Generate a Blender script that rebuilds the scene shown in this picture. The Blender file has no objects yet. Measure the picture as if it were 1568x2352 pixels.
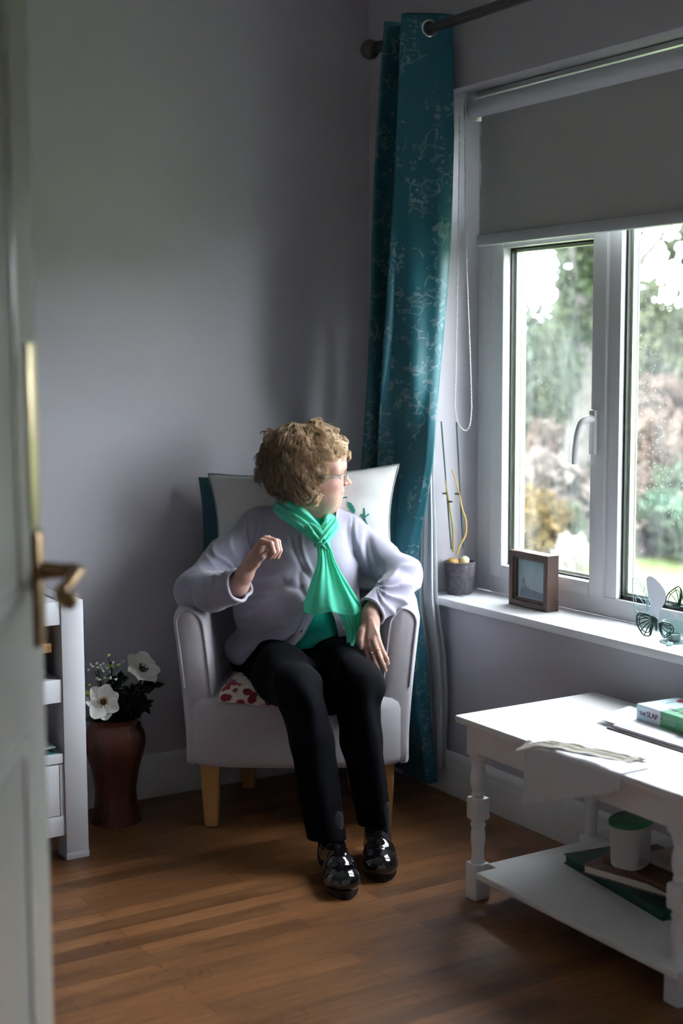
import bpy, bmesh, math, random
import numpy as np
from mathutils import Vector, Matrix

# ------------------------------------------------------------------ camera, light, exposure
scene = bpy.context.scene
COL = scene.collection
PI = math.pi
F = 3267.0; CX, CY = 784.0, 1176.0; EYE = 1.33
YAW = math.radians(31.7); PITCH = math.atan(.108); ROLL = .004
fw = np.array([math.sin(YAW)*math.cos(PITCH), math.cos(YAW)*math.cos(PITCH), -math.sin(PITCH)])
rt0 = np.array([math.cos(YAW), -math.sin(YAW), 0.0]); up0 = np.cross(rt0, fw)
rt = rt0*math.cos(ROLL)-up0*math.sin(ROLL); up = up0*math.cos(ROLL)+rt0*math.sin(ROLL)
CAM = np.array([0, 0, EYE])
U = rt0.copy()                                       # towards the right of the room view
FH = np.array([math.sin(YAW), math.cos(YAW), 0.0])   # away from the doorway
Z = np.array([0, 0, 1.0])

cam = bpy.data.cameras.new('camera'); cam_o = bpy.data.objects.new('camera', cam); COL.objects.link(cam_o)
cam.sensor_fit = 'VERTICAL'; cam.sensor_height = 36.0; cam.sensor_width = 24.0; cam.lens = F/2352*36
R3 = np.stack([rt, up, -fw], axis=1)
M4 = np.eye(4); M4[:3, :3] = R3; M4[:3, 3] = CAM
cam_o.matrix_world = Matrix(M4.tolist())
cam.clip_start = .05; cam.clip_end = 200
cam.dof.use_dof = True; cam.dof.focus_distance = 3.75; cam.dof.aperture_fstop = 2.2
scene.camera = cam_o

scene.view_settings.view_transform = 'Standard'
scene.view_settings.look = 'None'
scene.view_settings.gamma = 1.0
scene.view_settings.use_curve_mapping = False
scene.view_settings.exposure = 0.0
SKY = 27.0
world = bpy.data.worlds.new('overcast_sky'); scene.world = world; world.use_nodes = True
wn = world.node_tree.nodes; wl = world.node_tree.links
bg = wn['Background']; bg.inputs['Strength'].default_value = SKY
tc = wn.new('ShaderNodeTexCoord'); sx = wn.new('ShaderNodeSeparateXYZ'); rm = wn.new('ShaderNodeValToRGB')
wl.new(tc.outputs['Generated'], sx.inputs[0]); wl.new(sx.outputs['Z'], rm.inputs[0]); wl.new(rm.outputs[0], bg.inputs[0])
rm.color_ramp.elements[0].position = 0.0; rm.color_ramp.elements[0].color = (.90, .93, 1.0, 1)
rm.color_ramp.elements[1].position = .8; rm.color_ramp.elements[1].color = (.92, .94, 1.0, 1)
scene.cycles.max_bounces = 10
scene.cycles.diffuse_bounces = 6
scene.cycles.transparent_max_bounces = 24

def ray(x, y): return fw+rt*((x-CX)/F)-up*((y-CY)/F)
def P(px, py, D):
    """a point of the room at horizontal distance D in front of the doorway"""
    r = ray(px, py); return CAM+r*(D/(r@FH))
def V(lat, D, z): return U*lat+FH*D+Z*z
def lz(px, py, D):
    p = P(px, py, D); return np.array([p@U, p[2]])
def at(px, py, ax, v):
    r = ray(px, py); i = 'xyz'.index(ax); return CAM+r*((v-CAM[i])/r[i])

# ------------------------------------------------------------------ object helpers
ORG = {}
def tag(o, label=None, cat=None, group=None, kind=None):
    if label: o['label'] = label
    if cat: o['category'] = cat
    if group: o['group'] = group
    if kind: o['kind'] = kind
    return o
def thing(name, label, cat, loc=(0, 0, 0), group=None, kind=None):
    o = bpy.data.objects.new(name, None); COL.objects.link(o); o.empty_display_size = .05
    o.location = tuple(float(c) for c in loc); ORG[o.name] = np.array(loc, float)
    return tag(o, label, cat, group, kind)
def mk(name, verts, faces, mat, parent=None, smooth=True, uv=None, label=None, loc=None, mats=None, fmat=None):
    verts = np.asarray(verts, float)
    org = ORG[parent.name] if parent is not None else (np.array(loc, float) if loc is not None else np.zeros(3))
    me = bpy.data.meshes.new(name)
    me.from_pydata((verts-org).tolist(), [], [tuple(int(i) for i in f) for f in faces])
    if mats:
        for m in mats: me.materials.append(m)
        if fmat is not None: me.polygons.foreach_set('material_index', np.asarray(fmat, np.int32))
    else: me.materials.append(mat)
    if smooth: me.polygons.foreach_set('use_smooth', [True]*len(me.polygons))
    if uv is not None:
        l = me.uv_layers.new(name='UVMap'); uv = np.asarray(uv)
        idx = np.zeros(len(me.loops), np.int32); me.loops.foreach_get('vertex_index', idx)
        l.data.foreach_set('uv', uv[idx].astype(np.float32).ravel())
    me.update()
    o = bpy.data.objects.new(name, me); COL.objects.link(o)
    if parent is not None: o.parent = parent; ORG[o.name] = org
    else:
        o.location = tuple(org); ORG[o.name] = org
    if label: o['label'] = label
    return o
def sharp(o, ang=40):
    """smooth shading with edges sharper than ang kept crisp"""
    bm = bmesh.new(); bm.from_mesh(o.data)
    for e in bm.edges:
        e.smooth = not (len(e.link_faces) == 2 and e.calc_face_angle(0) > math.radians(ang))
    bm.to_mesh(o.data); bm.free(); return o

class MB:
    def __init__(s): s.v = []; s.f = []; s.n = 0
    def add(s, v, f):
        v = np.asarray(v, float); s.v.append(v); s.f += [tuple(int(i)+s.n for i in q) for q in f]; s.n += len(v); return s
    def box(s, x0, x1, y0, y1, z0, z1, bev=0.0, fr=None):
        bm = bmesh.new(); bmesh.ops.create_cube(bm, size=1.0)
        for v in bm.verts:
            v.co = Vector((x0 if v.co.x < 0 else x1, y0 if v.co.y < 0 else y1, z0 if v.co.z < 0 else z1))
        if bev > 0:
            bmesh.ops.bevel(bm, geom=bm.edges[:], offset=bev, segments=2, affect='EDGES', profile=.5, clamp_overlap=True)
        v = np.array([tuple(q.co) for q in bm.verts]); bm.verts.index_update()
        f = [[q.index for q in p.verts] for p in bm.faces]; bm.free()
        if fr is not None: v = fr[0]+v@np.array([fr[1], fr[2], fr[3]])
        return s.add(v, f)
    def tube(s, pts, r, n=10, cap=True, closed=False):
        v, f = tube(pts, r, n, cap, closed); return s.add(v, f)
    def lathe(s, prof, c, n=32, axis=None, close=True):
        """prof: list of (radius, height) from bottom to top"""
        ax = Z if axis is None else np.array(axis, float)
        ax = ax/np.linalg.norm(ax); a = np.array([1., 0, 0]) if abs(ax[0]) < .9 else np.array([0, 1., 0])
        e1 = np.cross(ax, a); e1 /= np.linalg.norm(e1); e2 = np.cross(ax, e1)
        v = []; f = []
        for r, h in prof:
            for k in range(n):
                t = 2*PI*k/n; v.append(np.array(c)+ax*h+(e1*math.cos(t)+e2*math.sin(t))*r)
        m = len(prof)
        for i in range(m-1):
            for k in range(n):
                k2 = (k+1) % n; f.append((i*n+k, i*n+k2, (i+1)*n+k2, (i+1)*n+k))
        if close: f.append(tuple(range(n))[::-1]); f.append(tuple((m-1)*n+k for k in range(n)))
        return s.add(v, f)
    def ball(s, c, r, n=12, m=8, R=None):
        r = np.array([r]*3 if np.isscalar(r) else r, float); v = []; f = []
        for i in range(m+1):
            ph = PI*i/m
            for k in range(n):
                t = 2*PI*k/n; q = np.array([math.sin(ph)*math.cos(t), math.sin(ph)*math.sin(t), math.cos(ph)])*r
                if R is not None: q = q@R
                v.append(np.array(c)+q)
        for i in range(m):
            for k in range(n):
                k2 = (k+1) % n; f.append((i*n+k, (i+1)*n+k, (i+1)*n+k2, i*n+k2))
        return s.add(v, f)
    def build(s, name, mat, parent=None, smooth=True, label=None, loc=None, ang=40):
        o = mk(name, np.concatenate(s.v), s.f, mat, parent, smooth, label=label, loc=loc)
        bm = bmesh.new(); bm.from_mesh(o.data); bmesh.ops.remove_doubles(bm, verts=bm.verts, dist=1e-6)
        bmesh.ops.recalc_face_normals(bm, faces=bm.faces)
        for e in bm.edges: e.smooth = not (len(e.link_faces) == 2 and e.calc_face_angle(0) > math.radians(ang))
        bm.to_mesh(o.data); bm.free()
        return o

def unit(v): v = np.asarray(v, float); return v/(np.linalg.norm(v)+1e-12)
def spline(pts, n):
    """Catmull-Rom through pts, n samples"""
    p = np.asarray(pts, float); p = np.vstack([2*p[0]-p[1], p, 2*p[-1]-p[-2]]); m = len(p)-3
    out = []
    for t in np.linspace(0, m-1e-9, n):
        i = int(t); u = t-i; a, b, c, d = p[i:i+4]
        out.append(.5*((2*b)+(-a+c)*u+(2*a-5*b+4*c-d)*u*u+(-a+3*b-3*c+d)*u**3))
    return np.array(out)
def tube(pts, r, n=10, cap=True, closed=False):
    pts = np.asarray(pts, float); m = len(pts); r = np.full(m, r) if np.isscalar(r) else np.asarray(r, float)
    tn = np.gradient(pts, axis=0) if not closed else np.roll(pts, -1, 0)-np.roll(pts, 1, 0)
    tn /= np.linalg.norm(tn, axis=1)[:, None]+1e-12
    a = np.array([0, 0, 1.]) if abs(tn[0][2]) < .9 else np.array([1., 0, 0])
    e = unit(np.cross(tn[0], a)); v = []; th = np.arange(n)*2*PI/n
    for i in range(m):
        e = e-tn[i]*(e@tn[i]); e = unit(e); b = np.cross(tn[i], e)
        v.append(pts[i]+r[i]*(np.outer(np.cos(th), e)+np.outer(np.sin(th), b)))
    v = np.concatenate(v); f = []
    for i in range(m if closed else m-1):
        j = (i+1) % m
        for k in range(n):
            k2 = (k+1) % n; f.append((i*n+k, i*n+k2, j*n+k2, j*n+k))
    if cap and not closed: f.append(tuple(range(n))[::-1]); f.append(tuple((m-1)*n+k for k in range(n)))
    return v, f
def grid_faces(nr, nc, wrap=False):
    f = []
    for i in range(nr-1):
        for j in range(nc if wrap else nc-1):
            j2 = (j+1) % nc; f.append((i*nc+j, i*nc+j2, (i+1)*nc+j2, (i+1)*nc+j))
    return f
def solid(o, t, off=0.0):
    m = o.modifiers.new('thickness', 'SOLIDIFY'); m.thickness = t; m.offset = off; return o
def subsurf(o, n=1):
    m = o.modifiers.new('soft', 'SUBSURF'); m.levels = n; m.render_levels = n; return o

# ------------------------------------------------------------------ signed-distance modelling
def cap(a, b, ra, rb=None, k=.01, op='+'): return dict(t='c', a=np.array(a, float), b=np.array(b, float), ra=ra, rb=ra if rb is None else rb, k=k, op=op)
def ell(c, r, R=None, k=.01, op='+'):
    r = np.array([r]*3 if np.isscalar(r) else r, float)
    return dict(t='e', c=np.array(c, float), r=r, R=np.eye(3) if R is None else np.array(R, float), k=k, op=op)
def dprim(p, q):
    if q['t'] == 'c':
        ba = q['b']-q['a']; h = np.clip(((p-q['a'])@ba)/(ba@ba+1e-12), 0, 1)
        return np.linalg.norm(p-q['a']-h[..., None]*ba, axis=-1)-(q['ra']+(q['rb']-q['ra'])*h)
    l = (p-q['c'])@q['R'].T; k0 = np.linalg.norm(l/q['r'], axis=-1); k1 = np.linalg.norm(l/q['r']**2, axis=-1)
    return np.where(k1 > 1e-9, k0*(k0-1)/np.maximum(k1, 1e-9), -q['r'].min())
def comb(p, prims):
    d = np.full(p.shape[:-1], 10.0)
    for q in prims:
        e = dprim(p, q); k = q['k']
        if q['op'] == '+':
            h = np.clip(.5+.5*(d-e)/k, 0, 1); d = d*(1-h)+e*h-k*h*(1-h)
        else:
            h = np.clip(.5-.5*(d+e)/k, 0, 1); d = d*(1-h)-e*h+k*h*(1-h)
    return d
def sdf_mesh(prims, vx, N=24):
    lo = np.full(3, 9e9); hi = -lo
    for q in prims:
        if q['op'] != '+': continue
        if q['t'] == 'c':
            R = max(q['ra'], q['rb']); lo = np.minimum(lo, np.minimum(q['a'], q['b'])-R); hi = np.maximum(hi, np.maximum(q['a'], q['b'])+R)
        else: R = q['r'].max(); lo = np.minimum(lo, q['c']-R); hi = np.maximum(hi, q['c']+R)
    lo -= .03; hi += .03
    nb = np.ceil((hi-lo)/(vx*N)).astype(int)
    BI = np.stack(np.meshgrid(*[np.arange(n) for n in nb], indexing='ij'), -1).reshape(-1, 3)
    cen = lo+(BI+.5)*N*vx; half = N*vx*.8661
    D = np.stack([dprim(cen, q) for q in prims], 1); KM = max(q['k'] for q in prims)
    pos = np.array([q['op'] == '+' for q in prims]); dm = D[:, pos].min(1)
    act = np.where(dm < half*1.15+KM)[0]
    S = 1 << 20
    keys = []; vs = []; quads = []
    off = np.array([[0, 0, 0], [1, 0, 0], [0, 1, 0], [1, 1, 0], [0, 0, 1], [1, 0, 1], [0, 1, 1], [1, 1, 1]])
    edges = [(0, 1), (2, 3), (4, 5), (6, 7), (0, 2), (1, 3), (4, 6), (5, 7), (0, 4), (1, 5), (2, 6), (3, 7)]
    def key(g): return (g[:, 0].astype(np.int64)+4)*S*S+(g[:, 1]+4)*S+(g[:, 2]+4)
    for a in act:
        sub = [q for j, q in enumerate(prims) if D[a, j] < max(dm[a], 0)+2.3*half+KM*2]
        if not sub: continue
        b = BI[a]*N-1; n = N+2
        ax = [lo[i]+(b[i]+np.arange(n+1))*vx for i in range(3)]
        g = np.stack(np.meshgrid(*ax, indexing='ij'), -1); d = comb(g, sub)
        s = d < 0
        if s.all() or not s.any(): continue
        # cells
        cs = np.stack([s[o[0]:o[0]+n, o[1]:o[1]+n, o[2]:o[2]+n] for o in off], -1)
        m = cs.any(-1) & ~cs.all(-1); idx = np.argwhere(m)
        if len(idx) == 0: continue
        dv = np.stack([d[idx[:, 0]+o[0], idx[:, 1]+o[1], idx[:, 2]+o[2]] for o in off], -1)
        acc = np.zeros((len(idx), 3)); cnt = np.zeros(len(idx))
        for i, j in edges:
            c = (dv[:, i] < 0) != (dv[:, j] < 0); t = np.where(c, dv[:, i]/np.where(c, dv[:, i]-dv[:, j], 1), 0)
            pt = off[i]+t[:, None]*(off[j]-off[i]); acc += np.where(c[:, None], pt, 0); cnt += c
        pv = lo+(b+idx+acc/np.maximum(cnt, 1)[:, None])*vx
        keys.append(key(b+idx)); vs.append(pv)
        for ax_ in range(3):
            o = [0, 0, 0]; o[ax_] = 1
            s0 = s[1:N+1, 1:N+1, 1:N+1]; s1 = s[1+o[0]:N+1+o[0], 1+o[1]:N+1+o[1], 1+o[2]:N+1+o[2]]
            e = np.argwhere(s0 != s1)
            if len(e) == 0: continue
            ins = s0[e[:, 0], e[:, 1], e[:, 2]]; e = e+1
            u = [(0, 1, 0), (1, 0, 0), (1, 0, 0)][ax_]; w = [(0, 0, 1), (0, 0, 1), (0, 1, 0)][ax_]
            if ax_ == 1: u, w = w, u
            u = np.array(u); w = np.array(w); e = e+b
            q = np.stack([key(e-u-w), key(e-w), key(e), key(e-u)], 1)
            q[~ins] = q[~ins][:, ::-1]; quads.append(q)
    keys = np.concatenate(keys); vs = np.concatenate(vs); quads = np.concatenate(quads)
    uk, first = np.unique(keys, return_index=True); v = vs[first]
    qi = np.searchsorted(uk, quads); qi = np.minimum(qi, len(uk)-1); ok = (uk[qi] == quads).all(1)
    return v, qi[ok]
def vnormals(v, f):
    f = np.asarray(f); n = np.zeros_like(v)
    a = np.cross(v[f[:, 2]]-v[f[:, 0]], v[f[:, -1]]-v[f[:, 1]])
    for i in range(f.shape[1]): np.add.at(n, f[:, i], a)
    return n/(np.linalg.norm(n, axis=1)[:, None]+1e-12)
def smooth_mesh(v, f, it=2, w=.5):
    f = np.asarray(f); v = v.copy()
    for _ in range(it):
        s = np.zeros_like(v); c = np.zeros(len(v)); k = f.shape[1]
        for i in range(k):
            a, b = f[:, i], f[:, (i+1) % k]
            np.add.at(s, a, v[b]); np.add.at(s, b, v[a]); np.add.at(c, a, 1); np.add.at(c, b, 1)
        v = v*(1-w)+w*s/np.maximum(c, 1)[:, None]
    return v
def clip(v, f, g):
    """keep the part of a mesh where g > 0, cutting faces along g = 0"""
    v = list(np.asarray(v)); g = list(np.asarray(g, float)); cache = {}; out = []
    pos = np.asarray(g) > 0
    for q in f:
        q = [int(i) for i in q]; p = [pos[i] for i in q]
        if all(p): out.append(tuple(q)); continue
        if not any(p): continue
        poly = []
        for i in range(len(q)):
            a, b = q[i], q[(i+1) % len(q)]
            if pos[a]: poly.append(a)
            if pos[a] != pos[b]:
                k = (min(a, b), max(a, b))
                if k not in cache:
                    t = g[a]/(g[a]-g[b]); cache[k] = len(v); v.append(v[a]+(v[b]-v[a])*t)
                poly.append(cache[k])
        if len(poly) >= 3: out.append(tuple(poly))
    v = np.array(v); used = sorted({i for q in out for i in q}); mp = {u: i for i, u in enumerate(used)}
    return v[used], [tuple(mp[i] for i in q) for q in out]
def polydist(p, poly):
    """signed distance to a polygon, positive outside"""
    poly = np.asarray(poly, float); d = np.full(len(p), 9e9); ins = np.zeros(len(p), bool)
    for i in range(len(poly)):
        a = poly[i]; b = poly[(i+1) % len(poly)]; e = b-a; w = p-a
        h = np.clip((w@e)/(e@e+1e-12), 0, 1); d = np.minimum(d, np.linalg.norm(w-h[:, None]*e, axis=1))
        c = ((a[1] > p[:, 1]) != (b[1] > p[:, 1])) & (p[:, 0] < (b[0]-a[0])*(p[:, 1]-a[1])/((b[1]-a[1]) if abs(b[1]-a[1]) > 1e-12 else 1e-12)+a[0])
        ins ^= c
    return np.where(ins, -d, d)

# ------------------------------------------------------------------ materials
MATS = {}
class NT:
    def __init__(s, m): s.t = m.node_tree; s.n = s.t.nodes; s.l = s.t.links; s.b = s.n['Principled BSDF']
    def new(s, t, **k):
        o = s.n.new(t)
        for a, b in k.items(): setattr(o, a, b)
        return o
    def coord(s, kind='Object', scale=(1, 1, 1), rot=(0, 0, 0)):
        c = s.new('ShaderNodeTexCoord'); m = s.new('ShaderNodeMapping'); m.inputs['Scale'].default_value = scale; m.inputs['Rotation'].default_value = rot
        s.l.new(c.outputs[kind], m.inputs[0]); return m.outputs[0]
    def noise(s, vec, scale, detail=4, rough=.5, dist=0):
        o = s.new('ShaderNodeTexNoise'); o.inputs['Scale'].default_value = scale; o.inputs['Detail'].default_value = detail
        o.inputs['Roughness'].default_value = rough; o.inputs['Distortion'].default_value = dist
        s.l.new(vec, o.inputs['Vector']); return o
    def ramp(s, fac, stops):
        o = s.new('ShaderNodeValToRGB'); e = o.color_ramp.elements
        while len(e) < len(stops): e.new(.5)
        for i, (p, c) in enumerate(stops):
            e[i].position = p; e[i].color = (*(c if not np.isscalar(c) else (c, c, c)), 1)
        s.l.new(fac, o.inputs[0]); return o
    def mix(s, fac, a, b, bt='MIX'):
        o = s.new('ShaderNodeMix', data_type='RGBA', blend_type=bt)
        for sock, val in ((o.inputs[0], fac), (o.inputs[6], a), (o.inputs[7], b)):
            if hasattr(val, 'links') or hasattr(val, 'is_linked'): s.l.new(val, sock)
            elif np.isscalar(val): sock.default_value = val
            else: sock.default_value = (*val, 1)
        return o.outputs[2]
    def math(s, op, a, b=None):
        o = s.new('ShaderNodeMath', operation=op)
        for i, val in enumerate((a, b)):
            if val is None: continue
            if np.isscalar(val): o.inputs[i].default_value = val
            else: s.l.new(val, o.inputs[i])
        return o.outputs[0]
    def bump(s, h, st=.3, d=.002):
        o = s.new('ShaderNodeBump'); o.inputs['Strength'].default_value = st; o.inputs['Distance'].default_value = d
        s.l.new(h, o.inputs['Height']); s.l.new(o.outputs[0], s.b.inputs['Normal']); return o
def mat(name, color, rough=.5, metal=0., spec=.5, var=.0, vs=8., bump=0., bs=60., bd=.001, sheen=0., coat=0., trans=0., ior=1.45, coord='Object', stretch=(1, 1, 1)):
    m = bpy.data.materials.new(name); m.use_nodes = True; t = NT(m); b = t.b
    b.inputs['Base Color'].default_value = (*color, 1); b.inputs['Roughness'].default_value = rough; b.inputs['Metallic'].default_value = metal
    b.inputs['Specular IOR Level'].default_value = spec; b.inputs['IOR'].default_value = ior
    b.inputs['Sheen Weight'].default_value = sheen; b.inputs['Coat Weight'].default_value = coat; b.inputs['Coat Roughness'].default_value = .05
    b.inputs['Transmission Weight'].default_value = trans
    vec = t.coord(coord, stretch)
    n = t.noise(vec, vs, 5)
    lo = tuple(c*(1-var) for c in color); hi = tuple(min(1, c*(1+var)) for c in color)
    r = t.ramp(n.outputs[0], [(.3, lo), (.7, hi)]); t.l.new(r.outputs[0], b.inputs['Base Color'])
    if bump: t.bump(t.noise(vec, bs, 3).outputs[0], bump, bd)
    MATS[name] = m; m['nt'] = 0; return m
def glass_mat(name, tint=(1, 1, 1), rough=0.0, dirt=0.0):
    """thin window glass: fresnel mirror over a clear sheet"""
    m = bpy.data.materials.new(name); m.use_nodes = True; t = NT(m); t.n.remove(t.b)
    fr = t.new('ShaderNodeFresnel'); ge = t.new('ShaderNodeNewGeometry')      # same mirror strength entering and leaving the sheet
    t.l.new(t.math('SUBTRACT', 1.45, t.math('MULTIPLY', ge.outputs['Backfacing'], 1.45-1/1.45)), fr.inputs[0])
    tr = t.new('ShaderNodeBsdfTransparent'); tr.inputs[0].default_value = (*tint, 1)
    gl = t.new('ShaderNodeBsdfGlossy'); gl.inputs['Roughness'].default_value = rough
    mx = t.new('ShaderNodeMixShader'); t.l.new(fr.outputs[0], mx.inputs[0]); t.l.new(tr.outputs[0], mx.inputs[1]); t.l.new(gl.outputs[0], mx.inputs[2])
    out = t.n['Material Output']; last = mx.outputs[0]
    if dirt:
        df = t.new('ShaderNodeBsdfTranslucent'); df.inputs[0].default_value = (.9, .95, .95, 1)
        n = t.noise(t.coord('Object', (1, 1, .35)), 9, 6, .7); r = t.ramp(n.outputs[0], [(.45, 0.0), (.8, dirt)])
        v = t.new('ShaderNodeTexVoronoi'); v.inputs['Scale'].default_value = 60; t.l.new(t.coord('Object'), v.inputs['Vector'])
        n2 = t.noise(t.coord('Object'), 4, 2); sp = t.math('MULTIPLY', t.math('LESS_THAN', v.outputs[0], .13), t.math('GREATER_THAN', n2.outputs[0], .56))
        fac = t.math('MAXIMUM', r.outputs[0], t.math('MULTIPLY', sp, dirt*3))
        m2 = t.new('ShaderNodeMixShader'); t.l.new(fac, m2.inputs[0]); t.l.new(last, m2.inputs[1]); t.l.new(df.outputs[0], m2.inputs[2]); last = m2.outputs[0]
    t.l.new(last, out.inputs[0]); return m
def cloth_mat(name, color, rough=.85, sheen=.4, weave=900, bump=.25, var=.08, transl=0., vs=30):
    m = mat(name, color, rough, var=var, vs=vs, sheen=sheen, spec=.2); t = NT(m)
    w1 = t.new('ShaderNodeTexWave'); w1.inputs['Scale'].default_value = weave/6.28; w1.bands_direction = 'Z'; t.l.new(t.coord(), w1.inputs['Vector'])
    n = t.noise(t.coord(), weave*.5, 2)
    h = t.math('ADD', t.math('MULTIPLY', w1.outputs['Fac'], .25), n.outputs[0]); t.bump(h, bump, .0006)
    if transl:
        tl = t.new('ShaderNodeBsdfTranslucent'); tl.inputs[0].default_value = (*color, 1); mx = t.new('ShaderNodeMixShader'); mx.inputs[0].default_value = transl
        t.l.new(t.b.outputs[0], mx.inputs[1]); t.l.new(tl.outputs[0], mx.inputs[2]); t.l.new(mx.outputs[0], t.n['Material Output'].inputs[0])
    return m

WALL = mat('lavender_grey_wall_paint', (.53, .518, .575), .75, spec=.25, var=.03, vs=3, bump=.12, bs=260, bd=.0008)
CEIL = mat('white_ceiling_paint', (.7, .7, .7), .8, var=.02, bump=.1, bs=200)
WHITE_GLOSS = mat('white_gloss_paint', (.74, .745, .76), .32, var=.03, vs=6, bump=.05, bs=80)
SILLM = mat('white_sill_paint', (.84, .85, .88), .3, var=.02, vs=5, bump=.04, bs=60)
UPVC = mat('white_window_plastic', (.70, .705, .74), .28, var=.01)
GASKET = mat('black_rubber_gasket', (.01, .018, .014), .5)
SPACER = mat('pale_green_spacer', (.45, .52, .40), .4)
RENDERW = mat('white_outside_render', (.85, .86, .86), .8, var=.03, bump=.3, bs=90)
DOORM = mat('cream_gloss_door', (.46, .455, .42), .22, var=.03, vs=5, bump=.05, bs=50)
BRASS = mat('aged_brass', (.24, .15, .075), .38, 1.0, var=.25, vs=40)
BRASSP = mat('polished_brass_plate', (.45, .38, .22), .35, 1.0, var=.1)
STEEL = mat('brushed_steel', (.16, .15, .15), .35, 1.0, var=.1, vs=20)
CHROME = mat('polished_chrome', (.75, .75, .75), .12, 1.0)
GOLD = mat('gold_ring', (.9, .62, .25), .2, 1.0)
OAK = mat('light_oak', (.46, .245, .085), .45, var=.18, vs=14, stretch=(1, 1, .08), bump=.1, bs=40)
GLASS = glass_mat('window_glass', (.98, .99, .985), 0.0, .022)
CLEAR = glass_mat('clear_glass', (.9, .97, .96))

# wood strip floor
m = bpy.data.materials.new('varnished_wood_strip_floor'); m.use_nodes = True; FLOORM = m; t = NT(m)
vec = t.coord('Object')
br = t.new('ShaderNodeTexBrick'); t.l.new(vec, br.inputs['Vector']); br.offset = .37; br.offset_frequency = 2
br.inputs['Scale'].default_value = 1.0; br.inputs['Brick Width'].default_value = .62; br.inputs['Row Height'].default_value = .058
br.inputs['Mortar Size'].default_value = .0009; br.inputs['Mortar Smooth'].default_value = .3
br.inputs['Color1'].default_value = (0, 0, 0, 1); br.inputs['Color2'].default_value = (1, 1, 1, 1); br.inputs['Mortar'].default_value = (.5, .5, .5, 1)
gr = t.noise(t.coord('Object', (1.6, 26, 1)), 7, 8, .62, .6)
g2 = t.noise(t.coord('Object', (1, 7, 1)), 2.2, 4, .6, .4)
fine = t.noise(t.coord('Object', (9, 150, 1)), 5, 4, .6)
ramp = t.ramp(gr.outputs[0], [(.30, (.085, .030, .011)), (.52, (.185, .078, .026)), (.72, (.32, .150, .055))])
c1 = t.mix(.5, ramp.outputs[0], t.ramp(g2.outputs[0], [(.35, (.11, .042, .016)), (.65, (.30, .135, .05))]).outputs[0])
bv = t.ramp(br.outputs['Color'], [(0, .66), (1, 1.3)])
c2 = t.mix(1.0, c1, bv.outputs[0], 'MULTIPLY')
c3 = t.mix(.5, c2, t.ramp(fine.outputs[0], [(.3, .55), (.7, 1.25)]).outputs[0], 'MULTIPLY')
sc = t.new('ShaderNodeTexVoronoi'); sc.feature = 'DISTANCE_TO_EDGE'; sc.inputs['Scale'].default_value = 3.2; sc.inputs['Randomness'].default_value = 1
wv = t.noise(t.coord('Object'), 3, 3); ad = t.new('ShaderNodeVectorMath', operation='ADD'); t.l.new(t.coord('Object', (1, 2.4, 1)), ad.inputs[0]); t.l.new(wv.outputs[1], ad.inputs[1]); t.l.new(ad.outputs[0], sc.inputs['Vector'])
scm = t.math('MULTIPLY', t.math('LESS_THAN', sc.outputs[0], .004), t.math('GREATER_THAN', t.noise(t.coord('Object'), 5, 1).outputs[0], .5))
c4 = t.mix(t.math('MULTIPLY', scm, .6), c3, (.03, .012, .006))
mort = t.mix(t.math('MULTIPLY', br.outputs['Fac'], .75), c4, (.02, .009, .004))
t.l.new(mort, t.b.inputs['Base Color'])
t.l.new(t.ramp(fine.outputs[0], [(.2, .30), (.8, .46)]).outputs[0], t.b.inputs['Roughness'])
t.bump(t.math('SUBTRACT', fine.outputs[0], t.math('MULTIPLY', br.outputs['Fac'], 1.5)), .25, .0006)

# ------------------------------------------------------------------ the room
XW, YW = 2.53, 3.92          # window wall, back wall
XL, YF = -1.15, 1.18         # left wall, wall with the doorway
HC = 2.62
def struct(o): return tag(o, kind='structure')
WY0, WY1, WZ0, WZ1 = 1.76, 3.555, .582, 2.112
struct(MB().box(-1.6, XW+.02, -1.4, YW+.02, -.06, 0).build('floor', FLOORM, smooth=False))
struct(MB().box(-1.6, XW+.4, -1.4, YW+.14, HC, HC+.08).build('ceiling', CEIL, smooth=False))
struct(MB().box(XL-.12, XW+.36, YW, YW+.12, -.06, HC).build('wall_back', WALL, smooth=False))
struct(MB().box(XL-.12, XL, YF-.1, YW, 0, HC).build('wall_left', WALL, smooth=False))
XO = XW+.34
w = MB().box(XW, XO, YF-.12, WY0, -.06, HC).box(XW, XO, WY1, YW, -.06, HC).box(XW, XO, WY0, WY1, -.06, WZ0).box(XW, XO, WY0, WY1, WZ1, HC)
wo = struct(w.build('wall_right', WALL, smooth=False))
wo.data.materials.append(RENDERW)
for p in wo.data.polygons:
    c = p.center
    if c.x > XO-.01: p.material_index = 1
struct(MB().box(XL, .26, YF-.12, YF, 0, HC).box(1.42, XW, YF-.12, YF, 0, HC).box(.26, 1.42, YF-.12, YF, 2.05, HC).build('wall_front', WALL, smooth=False))
struct(MB().box(-1.6, 1.9, -1.4, -1.28, 0, HC).build('wall_hall_rear', WALL, smooth=False))
struct(MB().box(-1.6, -1.48, -1.4, YF, 0, HC).build('wall_hall_left', WALL, smooth=False))
struct(MB().box(1.78, 1.9, -1.4, YF-.12, 0, HC).build('wall_hall_right', WALL, smooth=False))
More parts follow.
